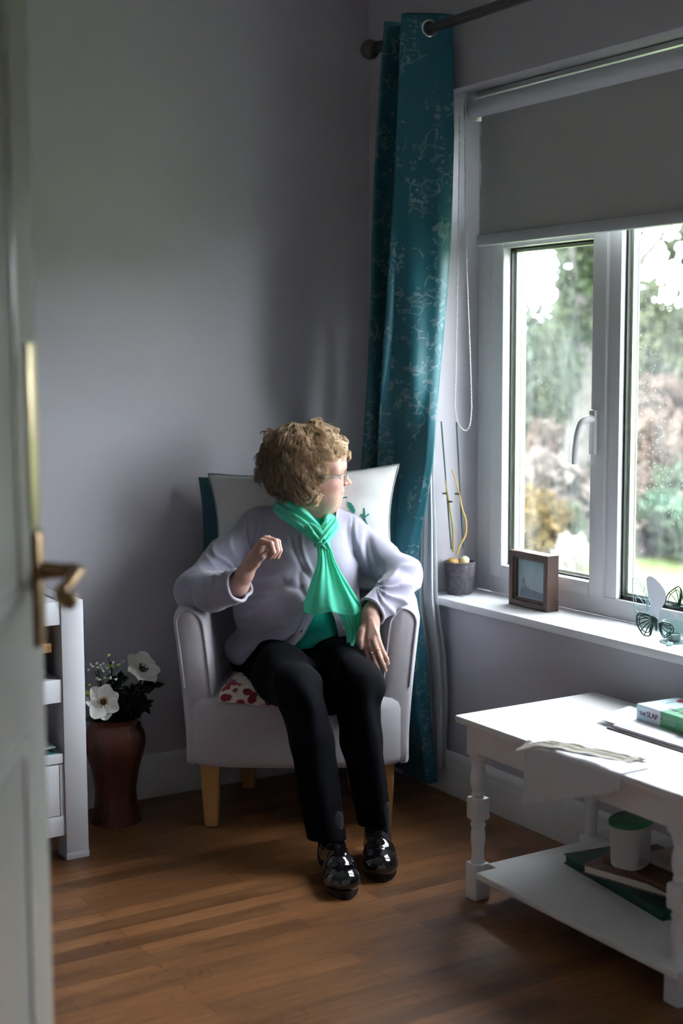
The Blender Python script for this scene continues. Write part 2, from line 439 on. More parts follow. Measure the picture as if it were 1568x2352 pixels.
# outside reveal lining (white render between the frame and the outer face)
struct(MB().box(2.775, XO+.004, WY1-.012, WY1, WZ0, WZ1).box(2.775, XO+.004, WY0, WY0+.012, WZ0, WZ1)
       .box(2.775, XO+.004, WY0, WY1, WZ1-.012, WZ1).box(2.775, XO+.05, WY0, WY1, WZ0-.02, WZ0+.012).build('trim_2', RENDERW, smooth=False))
def skirting(name, a, b, nrm, h):
    a = np.array(a, float); b = np.array(b, float); n = np.array(nrm, float)
    prof = [(0, 0), (.022, 0), (.022, h*.66), (.019, h*.72), (.0165, h*.78), (.017, h*.84), (.013, h*.93), (.006, h), (0, h)]
    v = [p+n*d+Z*z for p in (a, b) for d, z in prof]; k = len(prof)
    f = [(i, (i+1) % k, k+(i+1) % k, k+i) for i in range(k)]+[tuple(range(k))[::-1], tuple(range(k, 2*k))]
    return struct(MB().add(v, f).build(name, WHITE_GLOSS))
skirting('baseboard_back', (XL, YW, 0), (XW, YW, 0), (0, -1, 0), .128)
skirting('baseboard_right', (XW, YF, 0), (XW, YW-.022, 0), (-1, 0, 0), .128)
skirting('baseboard_left', (XL, YF, 0), (XL, YW-.022, 0), (1, 0, 0), .128)
# window board
s = MB().box(2.495, 2.70, WY0-.03, WY1+.035, .582, .607, .006).build('trim_1', SILLM); struct(s)

# window: white plastic frame, left casement under a fanlight, fixed pane, right casement
win = thing('window_1', 'white plastic casement window', 'window', (2.69, WY0, .607)); struct(win); del win['label']; del win['category']
FX0, FX1 = 2.695, 2.765
fr = MB()
E_ = .0004
fr.box(FX0, FX1, WY1-.072, WY1, .607, WZ1, .003)               # left jamb
fr.box(FX0, FX1, WY0, WY0+.072, .607, WZ1, .003)
fr.box(FX0+.0003, FX1-.0003, WY0+.072+E_, WY1-.072-E_, .607, .662)
fr.box(FX0+.0003, FX1-.0003, WY0+.072+E_, WY1-.072-E_, 2.05, WZ1)
M1, M2 = 2.945, 2.36
for my in (M1, M2): fr.box(FX0, FX1, my-.028, my+.028, .662+E_, 2.05-E_, .003)
fr.box(FX0+.0003, FX1-.0003, M1+.028+E_, WY1-.072-E_, 1.700, 1.752)
fr.box(FX0+.0003, FX1-.0003, WY0+.072+E_, M2-.028-E_, 1.700, 1.752)
fr.build('window_frame', UPVC, win)
def pane(y0, y1, z0, z1, name='window_pane'):
    g = MB().box(2.722, 2.726, y0, y1, z0, z1).box(2.742, 2.746, y0, y1, z0, z1).build(name, GLASS, win, smooth=False)
    k = .008
    gs = MB()
    for x0, x1 in ((2.712, 2.7225), (2.7455, 2.753)):
        gs.box(x0, x1, y0-k, y0+k*.7, z0-k, z1+k).box(x0, x1, y1-k*.7, y1+k, z0-k, z1+k).box(x0, x1, y0, y1, z0-k, z0+k*.7).box(x0, x1, y0, y1, z1-k*.7, z1+k)
    gs.build('gasket', GASKET, win, smooth=False)
    sp = MB(); k = .012; x0, x1 = 2.7265, 2.7415
    sp.box(x0, x1, y0, y0+k, z0, z1).box(x0, x1, y1-k, y1, z0, z1).box(x0, x1, y0+k, y1-k, z0, z0+k).box(x0, x1, y0+k, y1-k, z1-k, z1)
    sp.build('glazing_spacer', SPACER, win, smooth=False)
def sash(y0, y1, z0, z1, wd=.058):
    s = MB(); x0, x1 = 2.684, 2.758
    s.box(x0, x1, y0, y0+wd, z0, z1, .006).box(x0, x1, y1-wd, y1, z0, z1, .006)
    s.box(x0+.0004, x1-.0004, y0+wd+E_, y1-wd-E_, z0, z0+wd*.66, .002).box(x0+.0004, x1-.0004, y0+wd+E_, y1-wd-E_, z1-wd*.8, z1, .002)
    s.build('sash', UPVC, win)
    pane(y0+wd, y1-wd, z0+wd*.66, z1-wd*.8)
sash(M1+.018, 3.475, .660, 1.703); sash(WY0+.075, M2-.018, .660, 1.703)
sash(M1+.018, 3.475, 1.748, 2.052, .045); sash(WY0+.075, M2-.018, 1.748, 2.052, .045)
pane(M2+.030, M1-.030, .668, 2.045)
# casement handle
h = MB(); hy = 3.000
h.box(2.670, 2.686, hy-.012, hy+.012, 1.06, 1.185, .004)
h.tube(spline([(2.672, hy, 1.160), (2.650, hy+.003, 1.158), (2.640, hy+.010, 1.146), (2.640, hy+.024, 1.112), (2.642, hy+.034, 1.07), (2.642, hy+.037, 1.033)], 16), np.linspace(.012, .0075, 16), 12)
h.build('window_handle', UPVC, win)

# ------------------------------------------------------------------ open door in the foreground
A = P(-250, 1300, 1.24); A[2] = 0; B = P(96, 1300, 1.95); B[2] = 0
dx = unit(B-A); dn = np.array([dx[1], -dx[0], 0]); Wd = np.linalg.norm(B-A)
door = thing('door_1', None, None, A); door['kind'] = 'structure'
frd = (A, dx, -dn, Z)
d = MB().box(0, Wd, 0, .04, .008, 2.0, .003, frd)
d.build('door_leaf', DOORM, door)
mo = MB()
for (a0, a1, z0, z1) in ((.14, Wd-.14, .24, .84), (.14, Wd-.14, 1.02, 1.86)):
    for (q0, q1, r0, r1) in ((a0, a1, z0, z0+.02), (a0, a1, z1-.02, z1), (a0, a0+.02, z0, z1), (a1-.02, a1, z0, z1)):
        mo.box(q0, q1, -.004, .002, r0, r1, .0015, frd)
mo.build('panel_moulding', DOORM, door)
fp = MB().box(Wd-.075, Wd-.018, -.004, .001, 1.105, 1.352, .001, frd); fp.build('finger_plate', BRASSP, door)
hz = 1.046
hp = MB().box(Wd-.068, Wd-.024, -.009, .001, .945, 1.100, .003, frd)
hp.build('door_handle_plate', BRASS, door)
o = A+dx*(Wd-.046)+Z*hz
lv = MB().tube([o, o+dn*.052], [.013, .009], 14)
lv.tube(spline([o+dn*.050, o+dn*.060-dx*.012, o+dn*.062-dx*.05+Z*.004, o+dn*.058-dx*.085-Z*.004, o+dn*.052-dx*.105-Z*.012, o+dn*.060-dx*.112-Z*.024], 22), np.concatenate([np.linspace(.0105, .008, 16), np.linspace(.009, .011, 6)]), 12)
lv.ball(o+dn*.062-dx*.112-Z*.022, .012)
lv.build('door_handle', BRASS, door)

# ------------------------------------------------------------------ garden
def G(px, dist, z=0.0):
    az = YAW+math.atan((px-CX)/F); return np.array([math.sin(az)*dist, math.cos(az)*dist, z])
GZ = -.22
GRASS = mat('lawn_grass', (.085, .12, .03), .9, var=.3, vs=3, bump=.6, bs=60, bd=.02)
struct(MB().box(XO, 40, -18, 40, GZ-.1, GZ).build('lawn', GRASS, smooth=False))
rng = np.random.default_rng(5)
def leaves(c, r, n, s, seed):
    g = np.random.default_rng(seed); d = g.normal(size=(n, 3)); d /= np.linalg.norm(d, axis=1)[:, None]
    rad = g.uniform(.45, 1.0, n)**.6; lump = 1+.22*np.sin(d[:, 0]*5+seed)*np.cos(d[:, 2]*6+seed*2)
    c0 = np.array(c)+d*np.array(r)*(rad*lump)[:, None]
    a = g.normal(size=(n, 3)); a /= np.linalg.norm(a, axis=1)[:, None]; b = np.cross(a, g.normal(size=(n, 3))); b /= np.linalg.norm(b, axis=1)[:, None]
    sz = (s*g.uniform(.5, 1.3, n))[:, None]
    v = np.stack([c0-a*sz, c0+b*sz*.45, c0+a*sz, c0-b*sz*.45], 1).reshape(-1, 3)
    return v, [(4*i, 4*i+1, 4*i+2, 4*i+3) for i in range(n)]
def leafmat(name, c, var=.35): 
    m = mat(name, c, .7, var=var, vs=2.5, spec=.2)
    t = NT(m); tl = t.new('ShaderNodeBsdfTranslucent'); tl.inputs[0].default_value = (*c, 1); mx = t.new('ShaderNodeMixShader'); mx.inputs[0].default_value = .35
    t.l.new(t.b.outputs[0], mx.inputs[1]); t.l.new(tl.outputs[0], mx.inputs[2]); t.l.new(mx.outputs[0], t.n['Material Output'].inputs[0]); return m
BARK = mat('grey_bark', (.05, .045, .04), .9, var=.3, vs=12, bump=.5, bs=20, bd=.01)
LG = leafmat('dark_ivy_leaf', (0.029, 0.040, 0.018)); LM = leafmat('mid_green_leaf', (0.060, 0.073, 0.038)); LB = leafmat('rusty_bracken', (0.098, 0.069, 0.057))
LP = leafmat('pinkish_dead_bracken', (0.120, 0.098, 0.086)); LY = leafmat('yellow_autumn_leaf', (0.133, 0.095, 0.039)); LPALE = leafmat('pale_winter_twig', (0.118, 0.118, 0.110)); LT = leafmat('blue_green_leaf', (0.056, 0.078, 0.052))
LCR = leafmat('cream_plume', (0.291, 0.286, 0.261), .05)
def bush(name, label, cat, px, dist, z0, z1, rx, m, n, s, seed, trunk=.04, group=None, part='foliage'):
    p = G(px, dist, GZ); t_ = thing(name, label, cat, p, group)
    zc = (z0+z1)/2; v, f = leaves((p[0], p[1], zc), (rx, rx, (z1-z0)/2), n, s, seed)
    mk(part, v, f, m, t_, smooth=False)
    tb = MB(); tb.tube(spline([p, p+np.array([.02, .02, (zc-GZ)*.5]), np.array([p[0], p[1], zc])], 8), np.linspace(trunk, trunk*.6, 8), 8)
    g = np.random.default_rng(seed+50)
    for _ in range(6):
        d = g.normal(size=3); d[2] = abs(d[2])+.5; d = unit(d)*np.array([rx, rx, (z1-z0)/2])*.75; q = np.array([p[0], p[1], GZ+(zc-GZ)*.6])
        tb.tube(spline([q, q+d*.4+Z*.1, q+d+Z*(zc-GZ)*.3], 7), np.linspace(trunk*.5, trunk*.15, 7), 6)
    tb.build('trunk' if trunk > .05 else 'stem', BARK, t_)
def ivy_tree(px, dist, h, rx, seed, label):
    p = G(px, dist, GZ); t_ = thing('ivy_clad_tree', label, 'tree', p)
    tr = MB(); pts = spline([p, p+np.array([.05, .02, h*.4]), p+np.array([-.04, .05, h*.7]), p+np.array([.05, 0, h])], 24); tr.tube(pts, np.linspace(.17, .07, 24), 10)
    g = np.random.default_rng(seed)
    for _ in range(14):
        i = g.integers(6, 23); d = unit(np.array([g.normal(), g.normal(), .6]))*g.uniform(.5, 1.3); tr.tube(spline([pts[i], pts[i]+d*.5, pts[i]+d+Z*.3], 8), np.linspace(.045, .012, 8), 6)
    tr.build('trunk', BARK, t_)
    vs = []; fs = []; n0 = 0
    for k in range(14):
        q = pts[int(2+k*1.55)]; v, f = leaves(q+g.normal(size=3)*.08, (rx*g.uniform(.75, 1.2),)*2+(h/14*1.1,), 700, .055, seed+k)
        vs.append(v); fs += [tuple(i+n0 for i in q_) for q_ in f]; n0 += len(v)
    mk('ivy', np.concatenate(vs), fs, LG if seed % 2 else LM, t_, smooth=False)
ivy_tree(1338, 11.6, 5.4, .17, 3, 'tall ivy-clad tree seen through the left pane of the window')
ivy_tree(1420, 16.0, 6.0, .26, 8, 'far thin ivy-clad tree just behind the central window bar')
bush('evergreen_tree', 'broad dark evergreen tree filling the right edge of the fixed pane', 'tree', 1790, 13.5, .9, 5.2, .95, LG, 5200, .10, 21, .12)
bush('evergreen_shrub', 'dark green shrub low behind the window bar, right pane', 'shrub', 1500, 13.6, .5, 1.95, .85, LM, 3000, .07, 22)
bush('evergreen_shrub', 'dark green shrub seen beside the window handle', 'shrub', 1385, 13.2, .55, 2.1, .55, LM, 2400, .07, 23)
bush('leafy_shrub', 'mid green shrub at the left edge of the left pane', 'shrub', 1228, 13.8, .3, 1.75, .5, LT, 2200, .07, 24)
bush('bare_winter_tree', 'pale bare winter tree against the sky in the left pane', 'tree', 1268, 15.0, .7, 2.45, .30, LPALE, 700, .045, 25, .05, part='crown')
bush('rusty_bracken_clump', 'rust brown bracken clump under the evergreens, right pane', 'shrub', 1520, 12.4, -.1, 1.15, .75, LB, 3000, .08, 26)
bush('rusty_bracken_clump', 'rust brown bracken clump at the foot of the ivy-clad tree', 'shrub', 1330, 12.3, -.1, .85, .55, LB, 2400, .08, 27)
bush('dead_bracken', 'pinkish dead bracken behind the lawn, right pane', 'shrub', 1470, 11.6, GZ, .45, .55, LP, 2600, .08, 28)
bush('dead_bracken', 'pinkish dead bracken below the ivy-clad tree, left pane', 'shrub', 1290, 11.8, GZ, .55, .55, LP, 2600, .08, 29)
bush('yellow_autumn_shrub', 'yellow autumn shrub low in the left pane above the photo frame', 'shrub', 1236, 10.8, GZ, .32, .26, LY, 1300, .05, 30, .03)
bush('blue_green_shrub', 'blue-green shrub at the right edge of the fixed pane', 'shrub', 1600, 11.0, GZ, .55, .38, LT, 1700, .06, 31)
bush('grey_green_shrub', 'grey-green shrub low beside the cream plumes, left pane', 'shrub', 1302, 10.9, GZ, .22, .16, LM, 700, .05, 32, .02)
bush('pampas_tuft', 'small cream tuft on the lawn edge, left pane', 'shrub', 1318, 10.4, GZ, .04, .11, LCR, 500, .06, 33, .02, part='plumes')

# added row of dark hedging, there to cut low sky light entering the room
for k, (y0_, lab) in enumerate([(-14, 'added dark hedging that cuts low sky light, the stretch farthest to the right'), (-4, 'added dark hedging that cuts low sky light, right of the fixed pane'), (6, 'added dark hedging that cuts low sky light behind the bushes, right pane'), (16, 'added dark hedging that cuts low sky light behind the bushes, left pane'), (26, 'added dark hedging that cuts low sky light, the stretch farthest to the left')]):
    t_ = thing('added_hedge', lab, 'added_hedge', (17.5, y0_, GZ), 'added hedging against low sky light'); vv_ = []; ff_ = []; n0_ = 0
    for j in range(5):
        v, f = leaves((17.5+.2*(j % 2), y0_-4+j*2.0, .85), (.6, 1.3, 1.15+.1*(j % 3)), 800, .13, 60+k*7+j); vv_.append(v); ff_ += [tuple(i+n0_ for i in q_) for q_ in f]; n0_ += len(v)
    mk('foliage', np.concatenate(vv_), ff_, LG, t_, smooth=False)
    MB().box(17.35, 17.75, y0_-4.9, y0_+4.9, GZ, 1.5, .1).build('added_core', BARK, t_)  # solid core of the added hedging, blocks low sky light

# ------------------------------------------------------------------ curtain, rod, blind
m = bpy.data.materials.new('teal_brocade'); m.use_nodes = True; TEAL = m; t = NT(m)
uv = t.coord('UV'); w = t.noise(uv, 6, 3, .6); ad = t.new('ShaderNodeVectorMath', operation='MULTIPLY_ADD'); ad.inputs[1].default_value = (.06, .06, .06)
t.l.new(w.outputs[1], ad.inputs[0]); t.l.new(uv, ad.inputs[2])
vo = t.new('ShaderNodeTexVoronoi'); vo.inputs['Scale'].default_value = 17; vo.feature = 'F1'; t.l.new(ad.outputs[0], vo.inputs['Vector'])
ve = t.new('ShaderNodeTexVoronoi'); ve.inputs['Scale'].default_value = 42; ve.feature = 'DISTANCE_TO_EDGE'; t.l.new(ad.outputs[0], ve.inputs['Vector'])
cl = t.noise(uv, 5.2, 2, .5)
vp = t.new('ShaderNodeTexVoronoi'); vp.inputs['Scale'].default_value = 58; t.l.new(ad.outputs[0], vp.inputs['Vector'])
vq = t.new('ShaderNodeTexVoronoi'); vq.inputs['Scale'].default_value = 27; vq.feature = 'DISTANCE_TO_EDGE'; t.l.new(ad.outputs[0], vq.inputs['Vector'])
petal = t.math('MAXIMUM', t.math('MULTIPLY', t.math('LESS_THAN', vp.outputs[0], .40), t.math('LESS_THAN', vo.outputs[0], .50)), t.math('MULTIPLY', t.math('LESS_THAN', vq.outputs[0], .045), t.math('GREATER_THAN', t.noise(uv, 13, 2).outputs[0], .5)))
mask = t.math('MULTIPLY', petal, t.math('GREATER_THAN', cl.outputs[0], .475))
wr = t.new('ShaderNodeTexVoronoi'); wr.inputs['Scale'].default_value = 5.5; t.l.new(uv, wr.inputs['Vector'])
ring = t.math('LESS_THAN', t.math('ABSOLUTE', t.math('SUBTRACT', wr.outputs[0], .17)), .012)
ringm = t.math('MULTIPLY', ring, t.math('GREATER_THAN', t.noise(uv, 7, 1).outputs[0], .52))
mask = t.math('MAXIMUM', mask, ringm)
fadev = t.ramp(t.noise(uv, 24, 3).outputs[0], [(.35, .25), (.65, 1.0)])
mk_ = t.math('MULTIPLY', mask, fadev.outputs[0])
t.l.new(t.mix(t.math('MULTIPLY', mk_, .8), (.004, .105, .142), (.21, .28, .31)), t.b.inputs['Base Color'])
t.l.new(t.ramp(mk_, [(0, .5), (1, .65)]).outputs[0], t.b.inputs['Roughness'])
t.b.inputs['Sheen Weight'].default_value = .1
t.bump(t.math('ADD', mk_, t.noise(uv, 120, 2).outputs[0]), .15, .0008)
LINING = cloth_mat('white_curtain_lining', (.74, .76, .79), .8, .2, 1500, .15, .04, .35)

rows = [(32, 880, 1041), (300, 864, 1041), (500, 855, 1034), (700, 846, 1025), (900, 836, 1011), (1060, 829, 999), (1150, 827, 984), (1250, 829, 964),
        (1320, 835, 955), (1400, 850, 962), (1500, 868, 975), (1650, 885, 985), (1796, 905, 1003)]
ZR = np.array([[lz(r[2], r[0], 4.21)[1], lz(r[1], r[0], 4.40)[0], lz(r[2], r[0], 4.21)[0]] for r in rows])[::-1]
def crow(z): return np.interp(z, ZR[:, 0], ZR[:, 1]), np.interp(z, ZR[:, 0], ZR[:, 2])
base = [(.335, 4.215), (.29, 4.200), (.215, 4.195), (.165, 4.205), (.20, 4.262), (.262, 4.312), (.215, 4.335), (.135, 4.300), (.112, 4.305), (.135, 4.345), (.20, 4.385), (.165, 4.405)]
base = spline(base, 110); sl = np.concatenate([[0], np.cumsum(np.linalg.norm(np.diff(base, axis=0), axis=1))])
zt, zb = ZR[-1, 0], ZR[0, 0]
zz = np.linspace(zb, zt, 150); vv = []; uvv = []
for z in zz:
    Lz, Rz = crow(z); h = (zt-z)/(zt-zb)
    for k, (a, b) in enumerate(base):
        q = (a-.112)/(.335-.112); s_ = sl[k]
        lat = Lz+(Rz-Lz)*q
        dep = b+(.018*math.sin(s_*38+z*1.6)+.011*math.sin(s_*67-z*2.5+1))*min(1, h*2.2)+.006*math.sin(z*9+s_*20)*h
        lat += .006*math.sin(z*4.3+s_*30)*min(1, h*3)
        wz = max(0, min(1, (1.30-z)/.28)); wz = wz*wz*(3-2*wz)
        dep = dep*(1-wz)+wz*(4.225+min(.13, max(0, Rz-lat-.03)*1.6)+.45*(dep-4.28))
        top = .045*max(0, 1-abs(k-32)/40)*0
        p = V(lat, dep, z+top)
        p[0] = min(p[0], XW-.012); p[1] = min(p[1], YW-.03)
        vv.append(p); uvv.append((s_, z))
cur = thing('curtain', 'teal eyelet curtain with silver floral brocade hanging at the window corner', 'curtain', (2.43, 3.55, zt))
o = mk('curtain_fabric', vv, grid_faces(len(zz), len(base)), TEAL, cur, uv=uvv); solid(o, .0022)
rows2 = [(60, 965, 1030), (900, 955, 1000), (1100, 955, 997), (1200, 948, 1001), (1370, 935, 1005), (1430, 940, 1012), (1510, 945, 1024), (1600, 950, 1028), (1762, 970, 1023)]
ZL = np.array([[lz(r[2], r[0], 4.26)[1], lz(r[1], r[0], 4.30)[0], lz(r[2], r[0], 4.24)[0]] for r in rows2])[::-1]
zz2 = np.linspace(ZL[0, 0], ZL[-1, 0], 90); vv = []; K = 44
for z in zz2:
    a = np.interp(z, ZL[:, 0], ZL[:, 1]); b = np.interp(z, ZL[:, 0], ZL[:, 2])
    for k in range(K):
        q = k/(K-1); lat = b+(a-b)*q; d = 4.245+.05*q+.014*math.sin(q*17+z*.8)+.006*math.sin(q*31-z*2)
        if z > 1.0: d += min(.05, (z-1.0)*.25)
        p = V(lat, d, z); p[0] = min(p[0], XW-.004-.006*math.cos(q*17)); vv.append(p)
o = mk('lining', vv, grid_faces(len(zz2), K), LINING, cur, label='white lining showing beside the teal fabric'); solid(o, .0015)
RX, RZ = 2.43, 2.268
def ring(c, nrm, R, r, name, m, par):
    nrm = unit(nrm); a = unit(np.cross(nrm, Z)); b = np.cross(nrm, a); th = np.linspace(0, 2*PI, 40, endpoint=False)
    pts = [np.array(c)+R*(a*math.cos(q)+b*math.sin(q)) for q in th]
    return MB().tube(pts, r, 10, closed=True).build(name, m, par)
e1 = P(986, 66, 4.196)
for c, n in ((V(e1@U, 4.192, e1[2]), -FH+U*.25),):
    ring(c, n, .021, .0045, 'eyelet', CHROME, cur)
rod = thing('curtain_rod', 'brushed steel curtain rod with ball finial above the window', 'curtain rod', (RX, 3.70, RZ))
MB().tube([(RX, 3.71, RZ), (RX, 1.25, RZ)], .0145, 20).build('pole', STEEL, rod)
MB().lathe([(.012, 0), (.017, .002), (.017, .012), (.010, .018), (.010, .026)], (RX, 3.705, RZ), 20, (0, 1, 0)).ball((RX, 3.758, RZ), .030, 28, 18).build('finial', STEEL, rod)
MB().tube([(RX, 3.665, RZ-.01), (2.50, 3.665, RZ-.01)], .007, 12).lathe([(.022, 0), (.022, .008), (.012, .014)], (2.529, 3.665, RZ-.01), 20, (-1, 0, 0)).build('bracket', STEEL, rod)
MB().tube([(RX, 1.4, RZ-.01), (2.50, 1.4, RZ-.01)], .007, 12).lathe([(.022, 0), (.022, .008), (.012, .014)], (2.529, 1.4, RZ-.01), 20, (-1, 0, 0)).build('bracket', STEEL, rod)

BLINDM = cloth_mat('grey_blackout_blind_fabric', (.50, .50, .50), .85, .1, 2500, .1, .02)
bl = thing('roller_blind', 'half-lowered grey roller blind inside the window recess', 'blind', (2.60, 2.6, 2.06))
BX = 2.605
MB().lathe([(.026, 0), (.026, WY1-.09-(WY0+.05))], (BX, WY0+.05, 2.062), 28, (0, 1, 0)).build('roller_tube', cloth_mat('lit_blind_roll', (.68, .70, .76), .8, .1, 2500, .1, .02), bl)  # blind cloth coloured paler on the roll, its brighter lighting put into the colour
MB().box(BX-.028, BX+.034, WY1-.088, WY1-.078, 2.030, 2.106, .003).box(BX-.012, BX+.034, WY1-.079, WY1-.055, 2.045, 2.085, .004).build('bracket', UPVC, bl)
MB().box(BX-.028, BX+.034, WY0+.04, WY0+.048, 2.03, 2.106, .003).build('bracket', UPVC, bl)
MB().box(BX+.008, BX+.036, WY0+.05, WY1-.09, 2.096, 2.1105, .002).build('head_rail', UPVC, bl)
n1, n2 = 60, 26; vv = []
ya, yb = WY1-.098, WY0+.06
for i in range(n1):
    z = 1.693+(2.058-1.693)*i/(n1-1)
    for j in range(n2):
        q = j/(n2-1); y = ya+(yb-ya)*q
        if j == 0: y += .003*math.sin(z*46)+.002*math.sin(z*131+1)-.010*(1-i/(n1-1))*-1
        vv.append((BX+.0245+.003*math.sin(z*11)*(1-q), y, z))
o = mk('blind_fabric', vv, grid_faces(n1, n2), BLINDM, bl); solid(o, .0012)
MB().box(BX+.014, BX+.034, yb-.002, ya+.012, 1.662, 1.696, .007).build('bottom_bar', mat('grey_lavender_blind_bar', (.50, .51, .55), .5, var=.02), bl)
bd = MB(); cy, cx = WY1-.082, BX-.024
l1 = [(cx-.012, cy+.012, 2.04), (cx-.012, cy+.016, 1.7), (cx-.012, cy+.024, 1.3), (cx-.012, cy+.028, 1.18), (cx-.012, cy+.004, 1.125), (cx-.012, cy-.034, 1.115), (cx-.012, cy-.053, 1.16), (cx-.012, cy-.050, 1.28), (cx-.012, cy-.022, 1.7), (cx-.012, cy-.014, 2.04)]
cp = spline(l1, 420); sl_ = np.concatenate([[0], np.cumsum(np.linalg.norm(np.diff(cp, axis=0), axis=1))]); nb = int(sl_[-1]/.0075)
for s_ in np.linspace(0, sl_[-1], nb):
    bd.ball([np.interp(s_, sl_, cp[:, i]) for i in range(3)], .0024, 6, 4)
bd.tube(cp, .0007, 5)
bd.build('bead_chain', mat('white_plastic_beads', (.8, .8, .8), .3), bl)

# ------------------------------------------------------------------ coffee table
TW = mat('white_satin_painted_wood', (.83, .84, .85), .35, var=.03, vs=9, bump=.05, bs=70)
TX0, TX1, TY0, TY1, TZ = 2.028, 2.482, 1.935, 2.762, .460
tb = thing('coffee_table', 'white coffee table with turned legs and a lower shelf', 'table', ((TX0+TX1)/2, (TY0+TY1)/2, 0))
MB().box(TX0, TX1, TY0, TY1, TZ-.020, TZ, .006).build('tabletop', TW, tb)
MB().box(TX0+.022, TX0+.038, TY0+.03, TY1-.03, TZ-.086, TZ-.020).box(TX1-.038, TX1-.022, TY0+.03, TY1-.03, TZ-.086, TZ-.020)\
    .box(TX0+.03, TX1-.03, TY0+.022, TY0+.038, TZ-.086, TZ-.020).box(TX0+.03, TX1-.03, TY1-.038, TY1-.022, TZ-.086, TZ-.020).build('apron', TW, tb, smooth=False)
def tleg(cx_, cy_):
    q = MB(); w_ = .0215
    q.box(cx_-w_, cx_+w_, cy_-w_, cy_+w_, .362, TZ-.020, .003)
    q.lathe([(.020, .352), (.0215, .362)], (cx_, cy_, 0), 24)
    prof = [(.0155, .262), (.0165, .268), (.014, .274), (.0175, .281), (.0200, .296), (.0195, .312), (.0165, .328), (.0148, .338), (.0180, .342), (.0180, .347), (.0155, .350), (.019, .354), (.0195, .362)]
    q.lathe(prof, (cx_, cy_, 0), 28)
    c = w_+.0005
    q.box(cx_-c, cx_+c, cy_-c, cy_+c, .200, .258, .007)
    prof = [(.018, .084), (.0185, .094), (.0155, .099), (.0155, .108), (.0150, .122), (.0170, .140), (.0185, .155), (.0170, .172), (.0155, .180), (.0185, .184), (.0185, .190), (.0160, .194), (.018, .202)]
    q.lathe(prof, (cx_, cy_, 0), 28)
    q.box(cx_-c, cx_+c, cy_-c, cy_+c, 0, .092, .004)
    return q
for cx_, cy_ in ((TX0+.043, TY1-.043), (TX0+.043, TY0+.10), (TX1-.043, TY1-.043), (TX1-.043, TY0+.10)):
    tleg(cx_, cy_).build('leg', TW, tb)
MB().box(TX0-.004, TX1-.02, TY0+.06, TY1-.095, .073, .091, .005).box(TX0+.06, TX1-.03, TY1-.11, TY1-.06, .074, .0905, .004).build('lower_shelf', TW, tb)

# paperback THE SLAP on papers
def txt(name, s, size, o, xd, yd, m, par, ext=.0004, align='LEFT', sx=1.0):
    cu = bpy.data.curves.new(name, 'FONT'); cu.body = s; cu.size = size; cu.extrude = ext; cu.align_x = align
    tmp = bpy.data.objects.new('tmp', cu); COL.objects.link(tmp); bpy.context.view_layer.update()
    me = tmp.evaluated_get(bpy.context.evaluated_depsgraph_get()).to_mesh(); v = np.array([tuple(q.co) for q in me.vertices]); f = [tuple(p.vertices) for p in me.polygons]
    bpy.data.objects.remove(tmp); bpy.data.curves.remove(cu)
    xd = unit(xd); yd = unit(yd); n = np.cross(xd, yd)
    return mk(name, np.array(o)+np.outer(v[:, 0]*sx, xd)+np.outer(v[:, 1], yd)+np.outer(v[:, 2], n), f, m, par, smooth=False)
PAPER = mat('white_paper', (.85, .85, .9), .6, var=.02)
PAGES = mat('cream_page_edges', (.75, .70, .60), .8, var=.15, vs=2, stretch=(1, 1, 300))
def magazine(name, label, cat, x0, y1, z0, th, wx, ly, m_edge, m_top, rot=0, group=None):
    c = np.array([x0+wx/2, y1-ly/2, z0]); t_ = thing(name, label, cat, c, group); r = math.radians(rot)
    frm = (c, np.array([math.cos(r), math.sin(r), 0]), np.array([-math.sin(r), math.cos(r), 0]), Z)
    MB().box(-wx/2+.001, wx/2-.001, -ly/2+.001, ly/2-.001, .0007, th-.0007, 0, frm).build('pages', m_edge, t_, smooth=False)
    MB().box(-wx/2, wx/2, -ly/2, ly/2, th-.0007, th, 0, frm).box(-wx/2, wx/2, -ly/2, ly/2, 0, .0007, 0, frm).box(-wx/2-.0003, -wx/2+.0008, -ly/2, ly/2, 0, th, 0, frm).build('cover', m_top, t_, smooth=False)
    return t_
z = TZ
magazine('magazine', 'dark-edged white magazine flat on the table under the olive-edged one', 'magazine', 2.252, 2.462, z+.0003, .0035, .215, .29, PAPER, mat('dark_brown_cover', (.05, .035, .03), .4)); z += .004
magazine('magazine', 'olive-edged magazine between the dark-edged one and the loose sheets', 'magazine', 2.262, 2.452, z, .0062, .20, .28, mat('olive_page_edges', (.30, .26, .12), .7, var=.3, vs=3, stretch=(1, 1, 400)), mat('lilac_white_cover', (.72, .71, .80), .3)); z += .0064
o = mk('paper_sheet', [(2.270, 2.515, TZ+.0042), (2.415, 2.56, TZ+.0042), (2.44, 2.30, z+.002), (2.275, 2.29, z+.001)], [(0, 1, 2, 3)], PAPER, smooth=False, loc=(2.35, 2.42, z))
bm = bmesh.new(); bm.from_mesh(o.data); bmesh.ops.subdivide_edges(bm, edges=bm.edges[:], cuts=9, use_grid_fill=True)
for v in bm.verts:
    wx_, wy_ = v.co.x+2.35, v.co.y+2.42
    v.co.z = (TZ+.0006-z) if False else (z+.0006-z)+(.004*max(0, wy_-2.452)*4 if wy_ > 2.452 else 0)
bm.to_mesh(o.data); bm.free(); solid(o, .0006)
tag(o, 'loose white sheet sticking out from under the blue and green paperback', 'paper')
z += .0016
SKYB = mat('pale_blue_book_cover', (.56, .74, .84), .3, var=.08, vs=5); LILB = mat('pale_lilac_spine', (.66, .68, .76), .3, var=.05)
